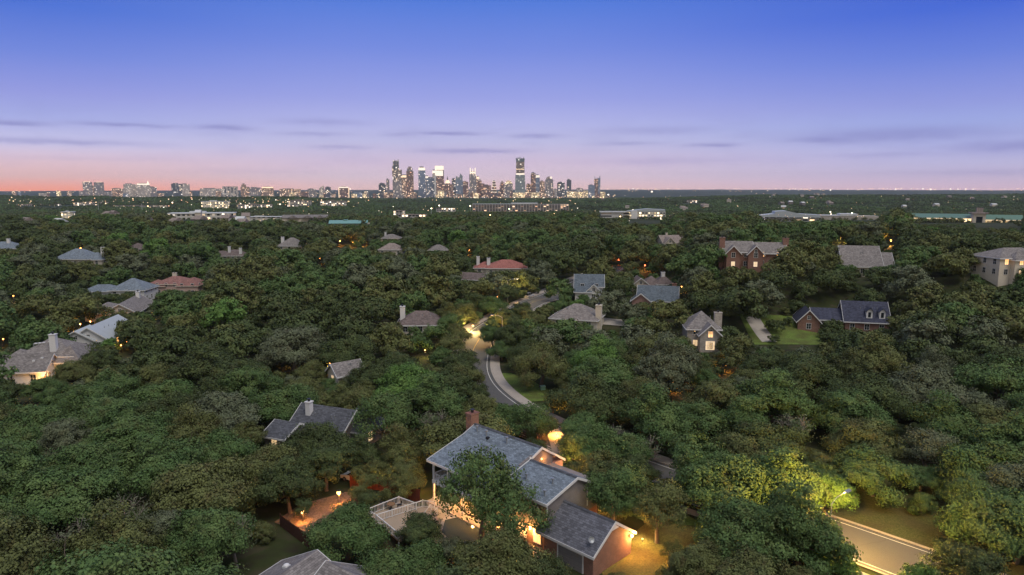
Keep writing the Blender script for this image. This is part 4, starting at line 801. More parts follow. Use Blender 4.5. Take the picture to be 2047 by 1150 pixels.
def trunk_mesh(name, rg, R, H, lobes, rad=.26, twigs=0):
    mb = MB(); h0 = H * rg.uniform(.22, .3); lean = rg.uniform(-.25, .25, 2) * h0
    top = Vector((lean[0], lean[1], h0))
    mb.tube([(0, 0, -.4), (0, 0, .1), (lean[0] * .5, lean[1] * .5, h0 * .55), top], [rad * 1.5, rad * 1.15, rad * .95, rad * .85], 8)
    order = list(lobes); rg.shuffle(order)
    for c in order[:7]:
        c = Vector(c); mid = top.lerp(c, .5) + Vector((0, 0, -.06 * H)) + Vector(rg.uniform(-.3, .3, 3)); r0 = rad * rg.uniform(.4, .6)
        mb.tube([top - Vector((0, 0, .12)), mid, c], [r0, r0 * .62, r0 * .22], 6)
        for _ in range(2 + twigs):
            d = Vector(rg.normal(size=3)); d.z = abs(d.z) * .7; d = d.normalized() * R * rg.uniform(.2, .36)
            mb.tube([mid.lerp(c, rg.uniform(.2, .9)), c + d * .5, c + d], [r0 * .3, r0 * .18, r0 * .07], 4, False)
    me = bpy.data.meshes.new(name); me.from_pydata(mb.v, [], mb.f); me.shade_smooth(); me.update(); me.materials.append(BARK); return me
LEAF = {'dark': leafmat('oak_leaf_dark', (.044, .062, .026), (.054, .078, .031), (.076, .102, .037)),
        'olive': leafmat('oak_leaf_olive', (.078, .094, .036), (.092, .108, .040), (.118, .136, .048), .6),
        'mid': leafmat('oak_leaf_green', (.058, .102, .036), (.066, .118, .040), (.096, .145, .05), .42),
        'bright': leafmat('elm_leaf_bright', (.066, .138, .034), (.078, .152, .038), (.11, .19, .05), .2),
        'grey': leafmat('oak_leaf_grey', (.086, .106, .064), (.096, .112, .068), (.118, .142, .08), .4)}
TRUNKY = plain('pale_bark', (.24, .21, .18), .95, nscale=5, namt=.4)
VAR = []                                                      # near tree shapes: (crown points per leaf colour, trunk)
SPEC = [  # height, lobes, clumps, leaves, leaf size, base, thinning, lobe radii, spread
    (7.4, 24, 24, 58, .108, .14, 1, (.22, .34), .70), (7.6, 12, 30, 66, .115, .2, 1, (.30, .44), .62), (9.4, 20, 26, 58, .112, .12, 1, (.24, .36), .64), (6.8, 26, 24, 56, .105, .16, .95, (.20, .32), .74),
    (9.0, 12, 30, 66, .115, .22, 1, (.30, .44), .62), (7.2, 13, 30, 66, .115, .1, 1, (.28, .42), .62), (8.4, 14, 28, 60, .115, .28, .38, (.26, .40), .66), (8.0, 18, 28, 58, .112, .14, 1, (.2, .44), .70), (7.8, 22, 24, 56, .112, .14, .8, (.18, .36), .76)]
for k, (H, nl_, nc_, nq_, sz_, bs_, th_, lo_, sp_) in enumerate(SPEC):
    rg = np.random.default_rng(140 + k); R = 5.0
    P_, N_, S_, lb_ = crown_points(rg, R, H, nl_, nc_, nq_, sz_, base=bs_, thin=th_, lobe=lo_, spread=sp_)
    VAR.append((P_, N_, S_, trunk_mesh('trunk', rg, R, H, lb_, .27), H))
CROWN = {}
def crown_of(k, colour):
    if (k, colour) not in CROWN:
        P_, N_, S_, _, _ = VAR[k]; CROWN[k, colour] = leaf_mesh('crown', P_, N_, S_, LEAF[colour], np.random.default_rng(k))
    return CROWN[k, colour]
# bare-ish tree: a lot of twig, few leaves
rg = np.random.default_rng(55); P_, N_, S_, lb_ = crown_points(rg, 4.0, 7.5, 10, 9, 9, .15, thin=.6)
TW = trunk_mesh('trunk', rg, 4.0, 7.5, lb_, .2, 9); TW.materials.clear(); TW.materials.append(TRUNKY); BARE = (leaf_mesh('crown', P_, N_, S_, LEAF['grey'], rg), TW)

KEEP = [(853, 846, 1110, 915, 92), (930, 820, 955, 850, 96), (1000, 890, 1085, 935, 84), (854, 920, 888, 1000, 84), (1090, 1015, 1230, 1110, 70), (1186, 1050, 1280, 1120, 74), (1130, 1080, 1190, 1145, 70), (1090, 985, 1130, 1060, 76), (735, 995, 868, 1032, 82), (752, 1020, 800, 1060, 78), (590, 1018, 640, 1065, 82), (664, 992, 700, 1020, 84), (560, 1040, 640, 1075, 78),
        (888, 1040, 952, 1078, 70), (1262, 1090, 1360, 1150, 66), (1716, 1045, 1850, 1150, 74), (1720, 985, 1850, 1050, 84), (1672, 975, 1712, 1010, 80), (984, 722, 1012, 790, 158), (1006, 765, 1034, 800, 134), (1012, 756, 1090, 798, 140), (928, 672, 972, 742, 172), (955, 720, 985, 758, 150), (938, 640, 952, 668, 176), (1046, 572, 1098, 600, 214), (1008, 578, 1042, 606, 212),
        (1262, 948, 1330, 1000, 88), (1105, 850, 1116, 905, 112), (700, 945, 722, 962, 92), (775, 968, 830, 1000, 88), (1560, 655, 1625, 685, 180), (1508, 645, 1534, 676, 176), (1205, 640, 1240, 655, 190), (62, 604, 100, 620, 205), (640, 1120, 742, 1150, 58), (545, 1095, 620, 1150, 60), (1140, 1085, 1180, 1145, 66), (1076, 770, 1092, 784, 136)]
for p, h in HOUSE_POS:
    for b in h[11]: KEEP.append((*b, p.y - 4))
for px, py, d in ((678, 995, at_z(678, 1012, 0).y), (606, 1030, at_z(606, 1046, 0).y), (618, 1072, 72), (1355, 1122, at_z(1355, 1128, 0).y)): KEEP.append((px - 13, py - 14, px + 13, py + 16, d - .3))
for px, py, d in LAND_POS: KEEP.append((px - 3.5, py - 4, px + 3.5, py + 3, d - 1.0))
for c in COMM: KEEP.append((c[0] - 1, c[2] - 2, c[1] + 1, c[2] + (c[3] - c[2]) * (.98 if c[5] in ('green', 'portal', 'officeA', 'lit') else .75), c[4] - 5))
KEEP = [(min(a, c), min(b, d), max(a, c), max(b, d), e) for a, b, c, d, e in KEEP]
RECT = []                                                    # house footprints: centre, yaw, half sizes
for p, h in HOUSE_POS:
    yw = R_(h[3])
    for b in h[4]: RECT.append((p.x + b[0] * math.cos(yw) - b[1] * math.sin(yw), p.y + b[0] * math.sin(yw) + b[1] * math.cos(yw), math.cos(yw), math.sin(yw), b[2] / 2, b[3] / 2))
hy = house.rotation_euler.z
for x, y, lx, ly in ((-5.4, 2.9, 6.3, 7.2), (4.8, 2.8, 4, 5.4), (12, .9, 4.2, 3.8)): q = hw(x, y); RECT.append((q.x, q.y, math.cos(hy), math.sin(hy), lx, ly))
for px, py in ((640, 1150),): q = at_z(px, py, 2); RECT.append((q.x, q.y, 1, 0, 7, 6))
ROADNP = np.array(ROAD)
def blocked(x, y, R, H, z=None, shrink=.82, road=True):
    for fx, fy, c_, s_, lx, ly in RECT:
        dx, dy = x - fx, y - fy; u = abs(dx * c_ + dy * s_) - lx; v = abs(-dx * s_ + dy * c_) - ly
        if max(u, v) < .6 + R * .3: return True
    if road:
        if np.min((ROADNP[:, 0] - x) ** 2 + (ROADNP[:, 1] - y) ** 2) < (RW + .9) ** 2: return True
    z = gz(x, y) if z is None else z
    cx, cy_, fw = proj((x, y, z + H * .62)); rx = R * shrink * F_PX / fw; ry = H * .42 * F_PX / fw
    for x0, y0, x1, y1, d in KEEP:
        if y < d and cx + rx > x0 and cx - rx < x1 and cy_ + ry > y0 and cy_ - ry < y1:
            dx = max(x0 - cx, 0, cx - x1) / rx; dy = max(y0 - cy_, 0, cy_ - y1) / ry
            if dx * dx + dy * dy < 1: return True
    return False
TREES = []                                                    # x, y, R, shape, colour
def near_tree(px, py, d, R, shape, colour):                   # crown centre seen at px, py
    p = at_d(px, py, d); TREES.append((p.x, p.y, R, shape, colour))
TALL = {0: 1.16, 1: 1.18}
for hx, hy_, r_ in ((1.2, -5.9, 6.6), (5.6, -5.6, 5.6)): q = hw(hx, hy_); TREES.append((q.x, q.y, r_, 6, 'mid'))
TREES += [(lp1.x - 3.0, lp1.y - 3.2, 2.7, 1, 'bright'), (lp1.x - 4.6, lp1.y - 1.2, 3.2, 0, 'bright'), (lp1.x - 1.0, lp1.y - 3.6, 1.7, 5, 'bright')]
for hx, hy_, r_, k_, c_ in ((11.4, 6.9, 4.9, 4, 'mid'), (16.5, 8.6, 4.2, 4, 'olive'), (9.0, 11.5, 5.2, 0, 'dark')):
    q = hw(hx, hy_); TALL[len(TREES)] = 1.2; TREES.append((q.x, q.y, r_, k_, c_))
for a in [(1000, 1105, 66, 5.4, 3, 'olive'), (1090, 1135, 65, 3.6, 6, 'dark'), (835, 1105, 66, 4.2, 0, 'mid'), (694, 1062, 73, 5.0, 0, 'mid'), (652, 962, 91, 4.6, 4, 'dark'), (738, 962, 92, 3.2, 5, 'olive'), (1072, 838, 111, 4.4, 3, 'olive'), (1165, 846, 107, 4.6, 1, 'mid'), (1035, 828, 115, 3.6, 5, 'dark'), (770, 1120, 63.5, 4.0, 1, 'mid'), (920, 1128, 63, 3.6, 5, 'olive'), (840, 1042, 75, 3.2, 1, 'dark'),
          (1440, 970, 83, 7.0, 0, 'mid'), (1570, 985, 83, 6.6, 2, 'mid'), (1490, 1075, 72, 7.0, 3, 'mid'), (1600, 1085, 70, 5.6, 2, 'mid'), (1400, 1120, 66, 4.2, 0, 'olive'), (1500, 1150, 62, 5, 1, 'olive'), (1650, 1015, 82, 4.2, 6, 'bright'), (1676, 1012, 86.5, 2.7, 1, 'bright'), (1640, 960, 89, 3.4, 1, 'mid'),
          (1212, 985, 86, 4.6, 4, 'olive'), (1180, 915, 97, 5.4, 0, 'mid'), (803, 945, 96.5, 4.6, 2, 'olive'), (632, 890, 98, 6.0, 3, 'dark'), (530, 945, 89, 5.4, 0, 'olive'), (770, 880, 107, 6.2, 6, 'mid'), (1720, 905, 98, 6.4, 7, 'olive'), (1960, 985, 88, 6.2, 0, 'mid'),
          (1985, 1095, 74, 5.8, 7, 'mid'), (1945, 1030, 84, 4.6, 0, 'mid'), (2010, 1030, 84, 5.6, 3, 'grey'), (1930, 1150, 66, 4.4, 1, 'dark'), (2030, 1120, 72, 5, 1, 'mid'), (1850, 1168, 61, 3.6, 4, 'bright'), (420, 1090, 70, 5.8, 0, 'mid'), (820, 765, 127, 8.6, 3, 'bright'), (960, 825, 114, 5.2, 3, 'olive'), (1060, 850, 109, 5.2, 6, 'mid'), (1310, 870, 104, 7.2, 2, 'mid'), (1345, 668, 160, 5, 0, 'mid'), (902, 700, 164, 4.6, 1, 'olive'), (905, 775, 128, 4.8, 4, 'dark'), (900, 645, 186, 4.6, 2, 'olive'), (1012, 648, 188, 5.6, 0, 'dark'), (985, 622, 202, 5, 3, 'mid'), (1024, 690, 168, 5.4, 2, 'dark'), (1052, 722, 154, 5.6, 0, 'dark'), (1060, 650, 186, 5.4, 5, 'olive'), (950, 610, 205, 5, 1, 'dark'), (1042, 645, 190, 4.4, 4, 'dark'), (916, 724, 148, 4.9, 0, 'dark'), (950, 775, 130, 3.4, 5, 'dark'), (929, 752, 136, 4.7, 0, 'olive'), (930, 715, 152, 3.8, 1, 'dark'), (1010, 838, 112, 4.4, 3, 'mid'), (1003, 694, 163, 4.2, 3, 'mid'), (986, 668, 172, 4.2, 2, 'mid'), (1000, 640, 186, 4.6, 0, 'dark'), (912, 665, 174, 4.2, 3, 'olive'), (928, 640, 192, 4.4, 7, 'olive'), (900, 655, 180, 4.4, 1, 'mid'), (92, 812, 132, 4.6, 3, 'mid'), (152, 768, 142, 5, 0, 'olive'), (10, 830, 128, 4.2, 1, 'dark'), (186, 735, 150, 4.6, 2, 'dark'),
          (1165, 868, 101, 4.6, 3, 'mid'), (1240, 905, 96, 5.0, 0, 'mid'), (1400, 945, 88, 5.4, 4, 'mid'), (1470, 905, 94, 5.6, 3, 'olive'), (950, 780, 126, 3.0, 5, 'dark')]:
    near_tree(*a)
for x, y, c in [(1232, 872, 100), (872, 850, 106), (250, 1050, 76), (470, 1080, 71), (1590, 870, 104), (1285, 905, 97), (140, 1105, 70)]:
    p = at_d(x, y, c); TREES.append((p.x, p.y, 4.0, 'bare', 'grey'))
grid = {}
def free(x, y, r):
    gx, gy = int(x // 18), int(y // 18)
    for i in range(gx - 1, gx + 2):
        for j in range(gy - 1, gy + 2):
            for a, b, c in grid.get((i, j), ()):
                if (a - x) ** 2 + (b - y) ** 2 < ((r + c) * .675) ** 2: return False
    return True
def put(x, y, r): grid.setdefault((int(x // 18), int(y // 18)), []).append((x, y, r))
for t in TREES: put(t[0], t[1], t[2])
def colour_at(x, y, rn):
    v = math.sin(x * .041 + 1.3) * math.cos(y * .037) + .5 * math.sin(x * .11 + y * .09) + rn.uniform(-.7, .7)
    u = rn.random()
    if u < .022: return 'bright'
    if u < .12: return 'grey'
    return 'dark' if v < -.25 else 'olive' if v < .32 else 'mid'
rn = random.Random(11); NEAR_MAX = 296; cand = []
for _ in range(110000):
    y = 52 + 560 * rn.random() ** .8; x = y * rn.uniform(-.84, .84)
    cand.append((x, y))
FILL = []
for pas, (r0, r1) in enumerate(((6.2, 9.0), (4.6, 6.2), (2.8, 4.2), (1.6, 2.4))):
    for x, y in cand[pas::4]:
        R = rn.uniform(r0, r1) * (1 if y < 250 else 1.08); H = R * (1.62 if R < 6 else 1.4)
        if not free(x, y, R) or blocked(x, y, R, H): continue
        put(x, y, R); FILL.append((x, y, R, rn.choice((0, 3, 7, 8, 0, 3, 2) if R > 5.5 else (0, 1, 2, 3, 4, 5, 6, 7, 8)), colour_at(x, y, rn)))
FILL.sort(key=lambda t: math.hypot(t[0], t[1] ) - t[2] * 3)
room = NEAR_MAX - len(TREES)
inview = [t for t in FILL if abs(proj((t[0], t[1], 5))[0] - 1023) < 1023 + t[2] * F_PX / t[1] and proj((t[0], t[1], gz(t[0], t[1]) + t[2] * 1.6))[1] < 1150]
TREES += inview[:room]; REST = inview[room:]
# labels from the nearest landmark and the direction counted in
LM = [('the brick garage wing', hw(14, 1)), ('the blue roof chimney', hw(-11, 5)), ('the railed deck', at_z(790, 1015, 0)), ('the brightest yard lamp', at_z(678, 1012, 0)), ('the road flooding street lamp', Vector((46, 90, 0))), ('the utility box', at_z(1085, 780, 0)), ('the orange lit road bend', at_z(955, 690, 0)),
      ('the slim white chimney', HOUSE_POS[26][0]), ('the four skylights', HOUSE_POS[0][0]), ('the pale metal roof', HOUSE_POS[1][0]), ('the wide beige chimney', HOUSE_POS[17][0]), ('the tall stone house', HOUSE_POS[20][0]), ('the two dormers', HOUSE_POS[25][0]), ('the dark brown roof', HOUSE_POS[15][0]),
      ('the grey roof corner', HOUSE_POS[27][0]), ('the white roof vents', at_z(690, 1140, 4)), ('the lower left corner', Vector((-46, 66, 0))), ('the swimming pool', at_z(925, 1062, 0)), ('the lower right corner', Vector((60, 66, 0))), ('the left edge', Vector((-95, 125, 0))), ('the right edge', Vector((95, 125, 0)))]
buckets = {}
for i, t in enumerate(TREES):
    ds_ = sorted(range(len(LM)), key=lambda k: math.hypot(LM[k][1].x - t[0], LM[k][1].y - t[1])); A_ = ds_[0]; ax, ay = LM[A_][1].x, LM[A_][1].y
    best = max((k for k in range(len(LM)) if k != A_ and math.hypot(LM[k][1].x - ax, LM[k][1].y - ay) > 12), key=lambda k: ((LM[k][1].x - ax) * (t[0] - ax) + (LM[k][1].y - ay) * (t[1] - ay)) / math.hypot(LM[k][1].x - ax, LM[k][1].y - ay))
    buckets.setdefault((A_, best), []).append((math.hypot(t[0] - ax, t[1] - ay), i))
ORD = ['nearest', 'second', 'third', 'fourth', 'fifth', 'sixth', 'seventh', 'eighth', 'ninth', 'tenth', 'eleventh', 'twelfth', 'thirteenth', 'fourteenth', 'fifteenth', 'sixteenth', 'seventeenth', 'eighteenth', 'nineteenth', 'twentieth']
TLAB = {}
for (a, b), l in buckets.items():
    for n, (_, i) in enumerate(sorted(l)): TLAB[i] = f"{ORD[min(n, 19)]} tree from {LM[a][0]} towards {LM[b][0]}"
WORD = {'dark': 'dark green', 'olive': 'olive', 'mid': 'green', 'bright': 'bright green', 'grey': 'greyish'}
for i, (x, y, R, k, colour) in enumerate(TREES):
    g = rn.uniform(-.15, .15); z = gz(x, y)
    o = empty('oak_tree', (x, y, z), rn.uniform(0, 6.28), ('bare ' if k == 'bare' else WORD[colour] + ' ') + TLAB[i], 'tree', 'oaks and elms filling the near slopes')
    if k == 'bare': cm, tm = BARE; s = R / 4.0
    else: cm, tm = crown_of(k, colour), VAR[k][3]; s = R / 5.0
    o.scale = (s * rn.uniform(.92, 1.1), s * rn.uniform(.92, 1.1), s * rn.uniform(.92, 1.12) * TALL.get(i, .88 if R > 6.2 else 1))
    link('trunk', tm, o); link('crown', cm, o)

# ---- the woods beyond: one object, instanced on points
def far_proto(name, seed, colour, nl, nc, nq, size, H=8.5):
    rg = np.random.default_rng(seed); P_, N_, S_, _ = crown_points(rg, 5.0, H, nl, nc, nq, size, base=.15, lobe=(.22, .38), spread=.68)
    me = leaf_mesh(name, P_, N_, S_, LEAF[colour], rg); return bpy.data.objects.new(name, me)
def patch_proto(name, seed, side, n, R, nq, size, mats):
    rg = np.random.default_rng(seed); PP, NN, SS = [], [], []
    pts = []
    for _ in range(n * 30):
        p = rg.uniform(-side / 2, side / 2, 2)
        if all((p[0] - a) ** 2 + (p[1] - b) ** 2 > (R * 1.25) ** 2 for a, b in pts): pts.append(p)
        if len(pts) >= n: break
    for p in pts:
        s = rg.uniform(.75, 1.2); P_, N_, S_, _ = crown_points(rg, R * s, R * 1.5 * s, 6, 7, nq, size, base=.1)
        PP.append(P_ + np.array([p[0], p[1], -1.0])); NN.append(N_); SS.append(S_)
    me = leaf_mesh(name, np.concatenate(PP), np.concatenate(NN), np.concatenate(SS), mats, rg); return bpy.data.objects.new(name, me)
PROTO = []
for k, c in enumerate(('dark', 'dark', 'olive', 'olive', 'mid', 'mid', 'bright', 'grey')): PROTO.append(far_proto('wood_tree', 200 + k, c, 15, 15, 22, .23))
for k, c in enumerate(('dark', 'olive', 'mid')): PROTO.append(patch_proto('wood_patch', 300 + k, 34, 14, 5.2, 8, .75, LEAF[c]))
for k, c in enumerate(('dark', 'mid')): PROTO.append(patch_proto('wood_patch', 320 + k, 75, 46, 6.0, 4, 1.5, LEAF[c]))
pts = []; 
CI = {'dark': (0, 1), 'olive': (2, 3), 'mid': (4, 5), 'bright': (6,), 'grey': (7,)}
for x, y, R, k, c in REST: pts.append((x, y, gz(x, y) - .2, rn.choice(CI[c]), rn.uniform(0, 6.28), R / 5))
def blockfar(x, y, half, H):
    z = gz(x, y); fw = y
    c = proj((x, y, z + H * .5)); rx = half * F_PX / c[2]; t = proj((x, y, z + H))[1]; bt = proj((x, y, z))[1]
    for x0, y0, x1, y1, d in FARKEEP:
        if y < d and c[0] + rx > x0 and c[0] - rx < x1 and bt > y0 and t < y1: return True
    return False
# ------------------------------------------------------------------ office blocks and sheds between the woods and the city
F_OFF = facade('office_lit', (.55, .52, .46), (.05, .06, .07), .75, 4.5, 4.2, .42, (1, .7, .35), (1, .86, .6), 2.2); F_DIM = facade('office_dim', (.36, .35, .34), (.05, .06, .07), .45, 5, 4, .4, es=2.2)
F_PARK = facade('parking_deck', (.30, .27, .25), (.03, .03, .03), .12, 7, 3.4, .3, (1, .5, .25), (1, .7, .45), 1.0, refl=0)
F_ARC = facade('arcade_lit', (.50, .44, .34), (.5, .36, .2), .92, 4.2, 6, .34, (1, .68, .3), (1, .8, .45), 1.6, refl=0)
CPOS = []
def comm_build(x0, x1, yt, yb, D, kind, label, mid=None):
    p0 = at_d((x0 + x1) / 2, yt, D); w = (x1 - x0) / F_PX * D; h = max((yb - yt) / F_PX * D, 4.5); zg = p0.z - h; dpt = min(max(w * .35, 14), 30) if kind != 'strip' else 12
    o = empty('office_building' if kind not in ('park', 'strip') else 'parking_building' if kind == 'park' else 'commercial_building', (p0.x, p0.y + dpt / 2, zg), -math.atan2(p0.x, p0.y) * .6, label, 'building', 'commercial buildings beyond the woods')
    hw_, hd = w / 2, dpt / 2
    if kind in ('officeA',):
        MB().box(-hw_, hw_, -hd, hd, -25, h * .86).build('wall', F_OFF, o)
        MB().prism([(-hw_ * 1.2, h * .9), (-hw_ * .6, h * 1.02), (0, h * 1.1), (hw_ * .5, h * 1.06), (hw_ * .98, h * 1.04), (hw_ * .98, h * .93), (-hw_ * 1.2, h * .86)], -hd - 2, hd + 2, 'y').build('roof', R_METAL, o)
        MB().box(-hw_ - 1, hw_ + 1, -hd - 2.5, -hd, h * .5, h * .53).box(-hw_, hw_, -hd - 1.5, -hd, h * .82, h * .88).box(-hw_ * .95, -hw_ * .6, -hd - 4, -hd, -8, h * .95).build('terrace', WHITE, o)
    elif kind == 'wing':
        MB().box(-hw_, hw_, -hd, hd, -25, h * .8).build('wall', facade('ribbon_wing', (.5, .5, .5), (.03, .035, .04), .05, 40, h * .4, .45, es=.8), o); MB().box(-hw_ - 2, hw_ + 2, -hd - 2, hd + 2, h * .85, h).build('roof', R_PALE, o)
    elif kind == 'officeB':
        MB().box(-hw_ * .8, hw_ * .97, -hd, hd, -25, h * .5).build('wall', facade('pavilion_glass', (.5, .5, .5), (.03, .04, .05), .3, 9, h * .33, .3, es=1.6), o)
        MB().prism([(-hw_ * 1.05, h * .62), (-hw_ * .5, h * .8), (-hw_ * .48, h * 1.0), (-hw_ * .1, h * 1.06), (hw_ * .35, h * .8), (hw_ * 1.0, h * .72), (hw_ * 1.0, h * .5), (-hw_ * .85, h * .5)], -hd - 6, hd, 'y').build('roof', R_METAL, o)
        MB().box(-hw_ * .85, hw_ * 1.0, -hd - 5, -hd, h * .12, h * .2).build('canopy', R_PALE, o)
    elif kind == 'park':
        MB().box(-hw_, hw_, -hd, hd, -25, h - .6).build('wall', F_PARK if D > 1500 else CONC, o); MB().box(-hw_ - .5, hw_ * .2, -hd - .5, hd, h - .6, h).box(-hw_ * .2, hw_ * .35, -hd, hd, h, h + 2.5).build('roof', R_PALE, o)
    elif kind == 'green':
        MB().box(-hw_, hw_, -hd, hd, -15, h * .55).build('wall', F_ARC, o); MB().prism([(-hd - 2, h * .55), (0, h), (hd + 2, h * .55), (hd + 2, h * .5), (-hd - 2, h * .5)], -hw_ - 1, hw_ + 1).build('roof', R_GREENM, o)
        MB().box(-hw_, hw_, -hd - 2.1, -hd - 1.8, h * .46, h * .56).build('lit_eave', LITC, o)
    elif kind == 'portal':
        MB().box(-hw_ * .75, -hw_ * .4, -hd, hd, -12, h * .8).box(hw_ * .4, hw_ * .75, -hd, hd, -12, h * .8).box(-hw_ * .4, hw_ * .4, -hd, hd, h * .62, h * .8).build('tower_wall', CREAM, o); MB().box(-hw_ * .4, hw_ * .4, -hd + 2, hd, -12, h * .62).build('opening', GLASS, o)
        MB().box(-hw_, hw_, -hd - 2, hd + 2, h * .8, h * .9).box(-hw_ * .3, hw_ * .5, -2, 2, h * .9, h * 1.2).build('roof', R_TAN, o)
    elif kind == 'gabled':
        MB().box(-hw_, hw_, -hd, hd, -15, h * .55).build('wall', CREAM, o); r = MB().prism([(-hd - 1, h * .55), (0, h), (hd + 1, h * .55), (hd + 1, h * .5), (-hd - 1, h * .5)], -hw_, hw_)
        for x in (-.5, .15, .7): r.prism([(hw_ * x - 7, h * .5), (hw_ * x, h * .95), (hw_ * x + 7, h * .5)], -hd - 4, 0, 'y')
        r.build('roof', R_GREY, o)
    elif kind == 'teal':
        MB().box(-hw_, hw_, -hd, hd, -15, h * .45).build('wall', CREAM, o); MB().prism([(-hd - 2, h * .4), (-2, h), (2, h), (hd + 2, h * .4), (hd + 2, h * .3), (-hd - 2, h * .3)], -hw_, hw_ * .9).box(-hw_ * .3, -hw_ * .1, -3, 3, h, h * 1.15).build('roof', R_TEAL, o)
    else:
        MB().box(-hw_, hw_, -hd, hd, -25, h * .84).build('wall', {'flat': facade('flat_office', (.5, .49, .46), (.05, .05, .05), .5, 6, h * .42, .45, es=2.0), 'lit': F_OFF, 'strip': F_DIM}[kind], o); MB().box(-hw_ - 1, hw_ + 1, -hd - 1, hd + 1, h * .84, h * .95).box(-hw_ * .4, hw_ * .1, -hd * .4, hd * .4, h * .95, h * 1.12).build('roof', R_PALE if kind != 'strip' else R_TAN, o)
    return (x0 - 1, yt - 2, x1 + 1, yt + (yb - yt) * (.98 if kind in ('green', 'portal', 'officeA', 'lit') else .75), D - 5)
FARKEEP = []
for c in COMM: FARKEEP.append(comm_build(*c))
for p, h in HOUSE_POS:
    for b in h[11]: FARKEEP.append((*b, p.y - 4))
# lamp poles along the far roads
FARLAMP = [(1240, 433, 900, 1), (1257, 442, 820, 1), (1340, 434, 980, 1), (1380, 436, 980, 1), (1360, 447, 800, 0), (1437, 440, 900, 1), (1467, 448, 760, 0), (1476, 449, 780, 0), (1497, 448, 760, 1), (1538, 448, 760, 0), (1581, 447, 800, 0), (1594, 447, 800, 0), (1611, 447, 800, 0), (1660, 424, 1060, 1), (1703, 426, 1060, 1), (1200, 434, 980, 0), (878, 411, 1500, 1), (862, 417, 1400, 1), (980, 430, 900, 1), (940, 412, 1400, 1), (1018, 418, 1300, 1), (1108, 428, 950, 1), (1150, 430, 950, 1), (196, 407, 1500, 0), (283, 408, 1500, 0)]
for k, (px, py, D, on) in enumerate(FARLAMP):
    p = at_d(px, py, D); s = D / 1000; g = gz(p.x, p.y)
    o = empty('street_lamp', (p.x, p.y, p.z - 15 * s), 0, f"{'lit' if on else 'unlit pale'} highway lamp pole, {ORD[k % 20] if k < 20 else 'twenty-' + ORD[k - 20]} of the far row", 'street lamp', 'tall lamps along the far highway')
    MB().tube([(0, 0, -12), (0, 0, 15 * s)], .22 * s, 5).build('pole', R_PALE, o)
    MB().ball((0, 0, 15 * s), .75 * s if on else .45 * s, 6, 4).build('bulb', glow('far_bulb_%d' % k, ((1, .62, .25), (1, .85, .6), (.8, 1, .5))[k % 3], 9) if on else R_PALE, o)

# ------------------------------------------------------------------ woods, point by point, outward
r2 = random.Random(21)
def keepfar(x, y, half, H): return blockfar(x, y, half, H)
def ringfill(y0, y1, step, protos, half, H, zoff):
    y = y0
    while y < y1:
        x = -.82 * y
        while x < .82 * y:
            px = x + r2.uniform(-.35, .35) * step; py = y + r2.uniform(-.35, .35) * step
            if not keepfar(px, py, half, H): pts.append((px, py, gz(px, py) + zoff, r2.choice(protos), r2.randrange(4) * math.pi / 2 + r2.uniform(-.3, .3), r2.uniform(.85, 1.2)))
            x += step
        y += step * .9
ringfill(606, 1500, 27, (8, 9, 10), 17, 9, -.5)
ringfill(1480, 4250, 62, (11, 12), 36, 10, -1)
pv = np.array(pts); me = bpy.data.meshes.new('woodland'); me.from_pydata(pv[:, :3].tolist(), [], [])
for nm, col, ty in (('pick', 3, 'INT'), ('spin', 4, 'FLOAT'), ('grow', 5, 'FLOAT')):
    at_ = me.attributes.new(nm, ty, 'POINT'); at_.data.foreach_set('value', pv[:, col].astype(np.int32 if ty == 'INT' else np.float32))
wood = tag(link('woodland', me), kind='stuff')
ng = bpy.data.node_groups.new('woodland', 'GeometryNodeTree'); nt = ng
ng.interface.new_socket('Geometry', in_out='INPUT', socket_type='NodeSocketGeometry'); ng.interface.new_socket('Geometry', in_out='OUTPUT', socket_type='NodeSocketGeometry')
gi = N('NodeGroupInput'); go_ = N('NodeGroupOutput'); jn = N('GeometryNodeJoinGeometry')
def attr(nm, ty):
    n = N('GeometryNodeInputNamedAttribute', data_type=ty); n.inputs['Name'].default_value = nm; return n.outputs['Attribute']
pk, sp_, gr_ = attr('pick', 'INT'), attr('spin', 'FLOAT'), attr('grow', 'FLOAT')
cx_ = N('ShaderNodeCombineXYZ'); L(sp_, cx_.inputs[2])
for k, ob in enumerate(PROTO):
    oi = N('GeometryNodeObjectInfo'); oi.inputs['Object'].default_value = ob
    cp = N('FunctionNodeCompare', data_type='INT', operation='EQUAL'); L(pk, cp.inputs['A'] if False else [s for s in cp.inputs if s.name == 'A' and s.type == 'INT'][0]); [s for s in cp.inputs if s.name == 'B' and s.type == 'INT'][0].default_value = k
    ip = N('GeometryNodeInstanceOnPoints'); L(gi.outputs[0], ip.inputs['Points']); L(cp.outputs[0], ip.inputs['Selection']); L(oi.outputs['Geometry'], ip.inputs['Instance']); L(cx_.outputs[0], ip.inputs['Rotation']); L(gr_, ip.inputs['Scale'])
    L(ip.outputs[0], jn.inputs[0])
L(jn.outputs[0], go_.inputs[0])
md = wood.modifiers.new('grow', 'NODES'); md.node_group = ng
print('woodland points', len(pts), 'near trees', len(TREES))

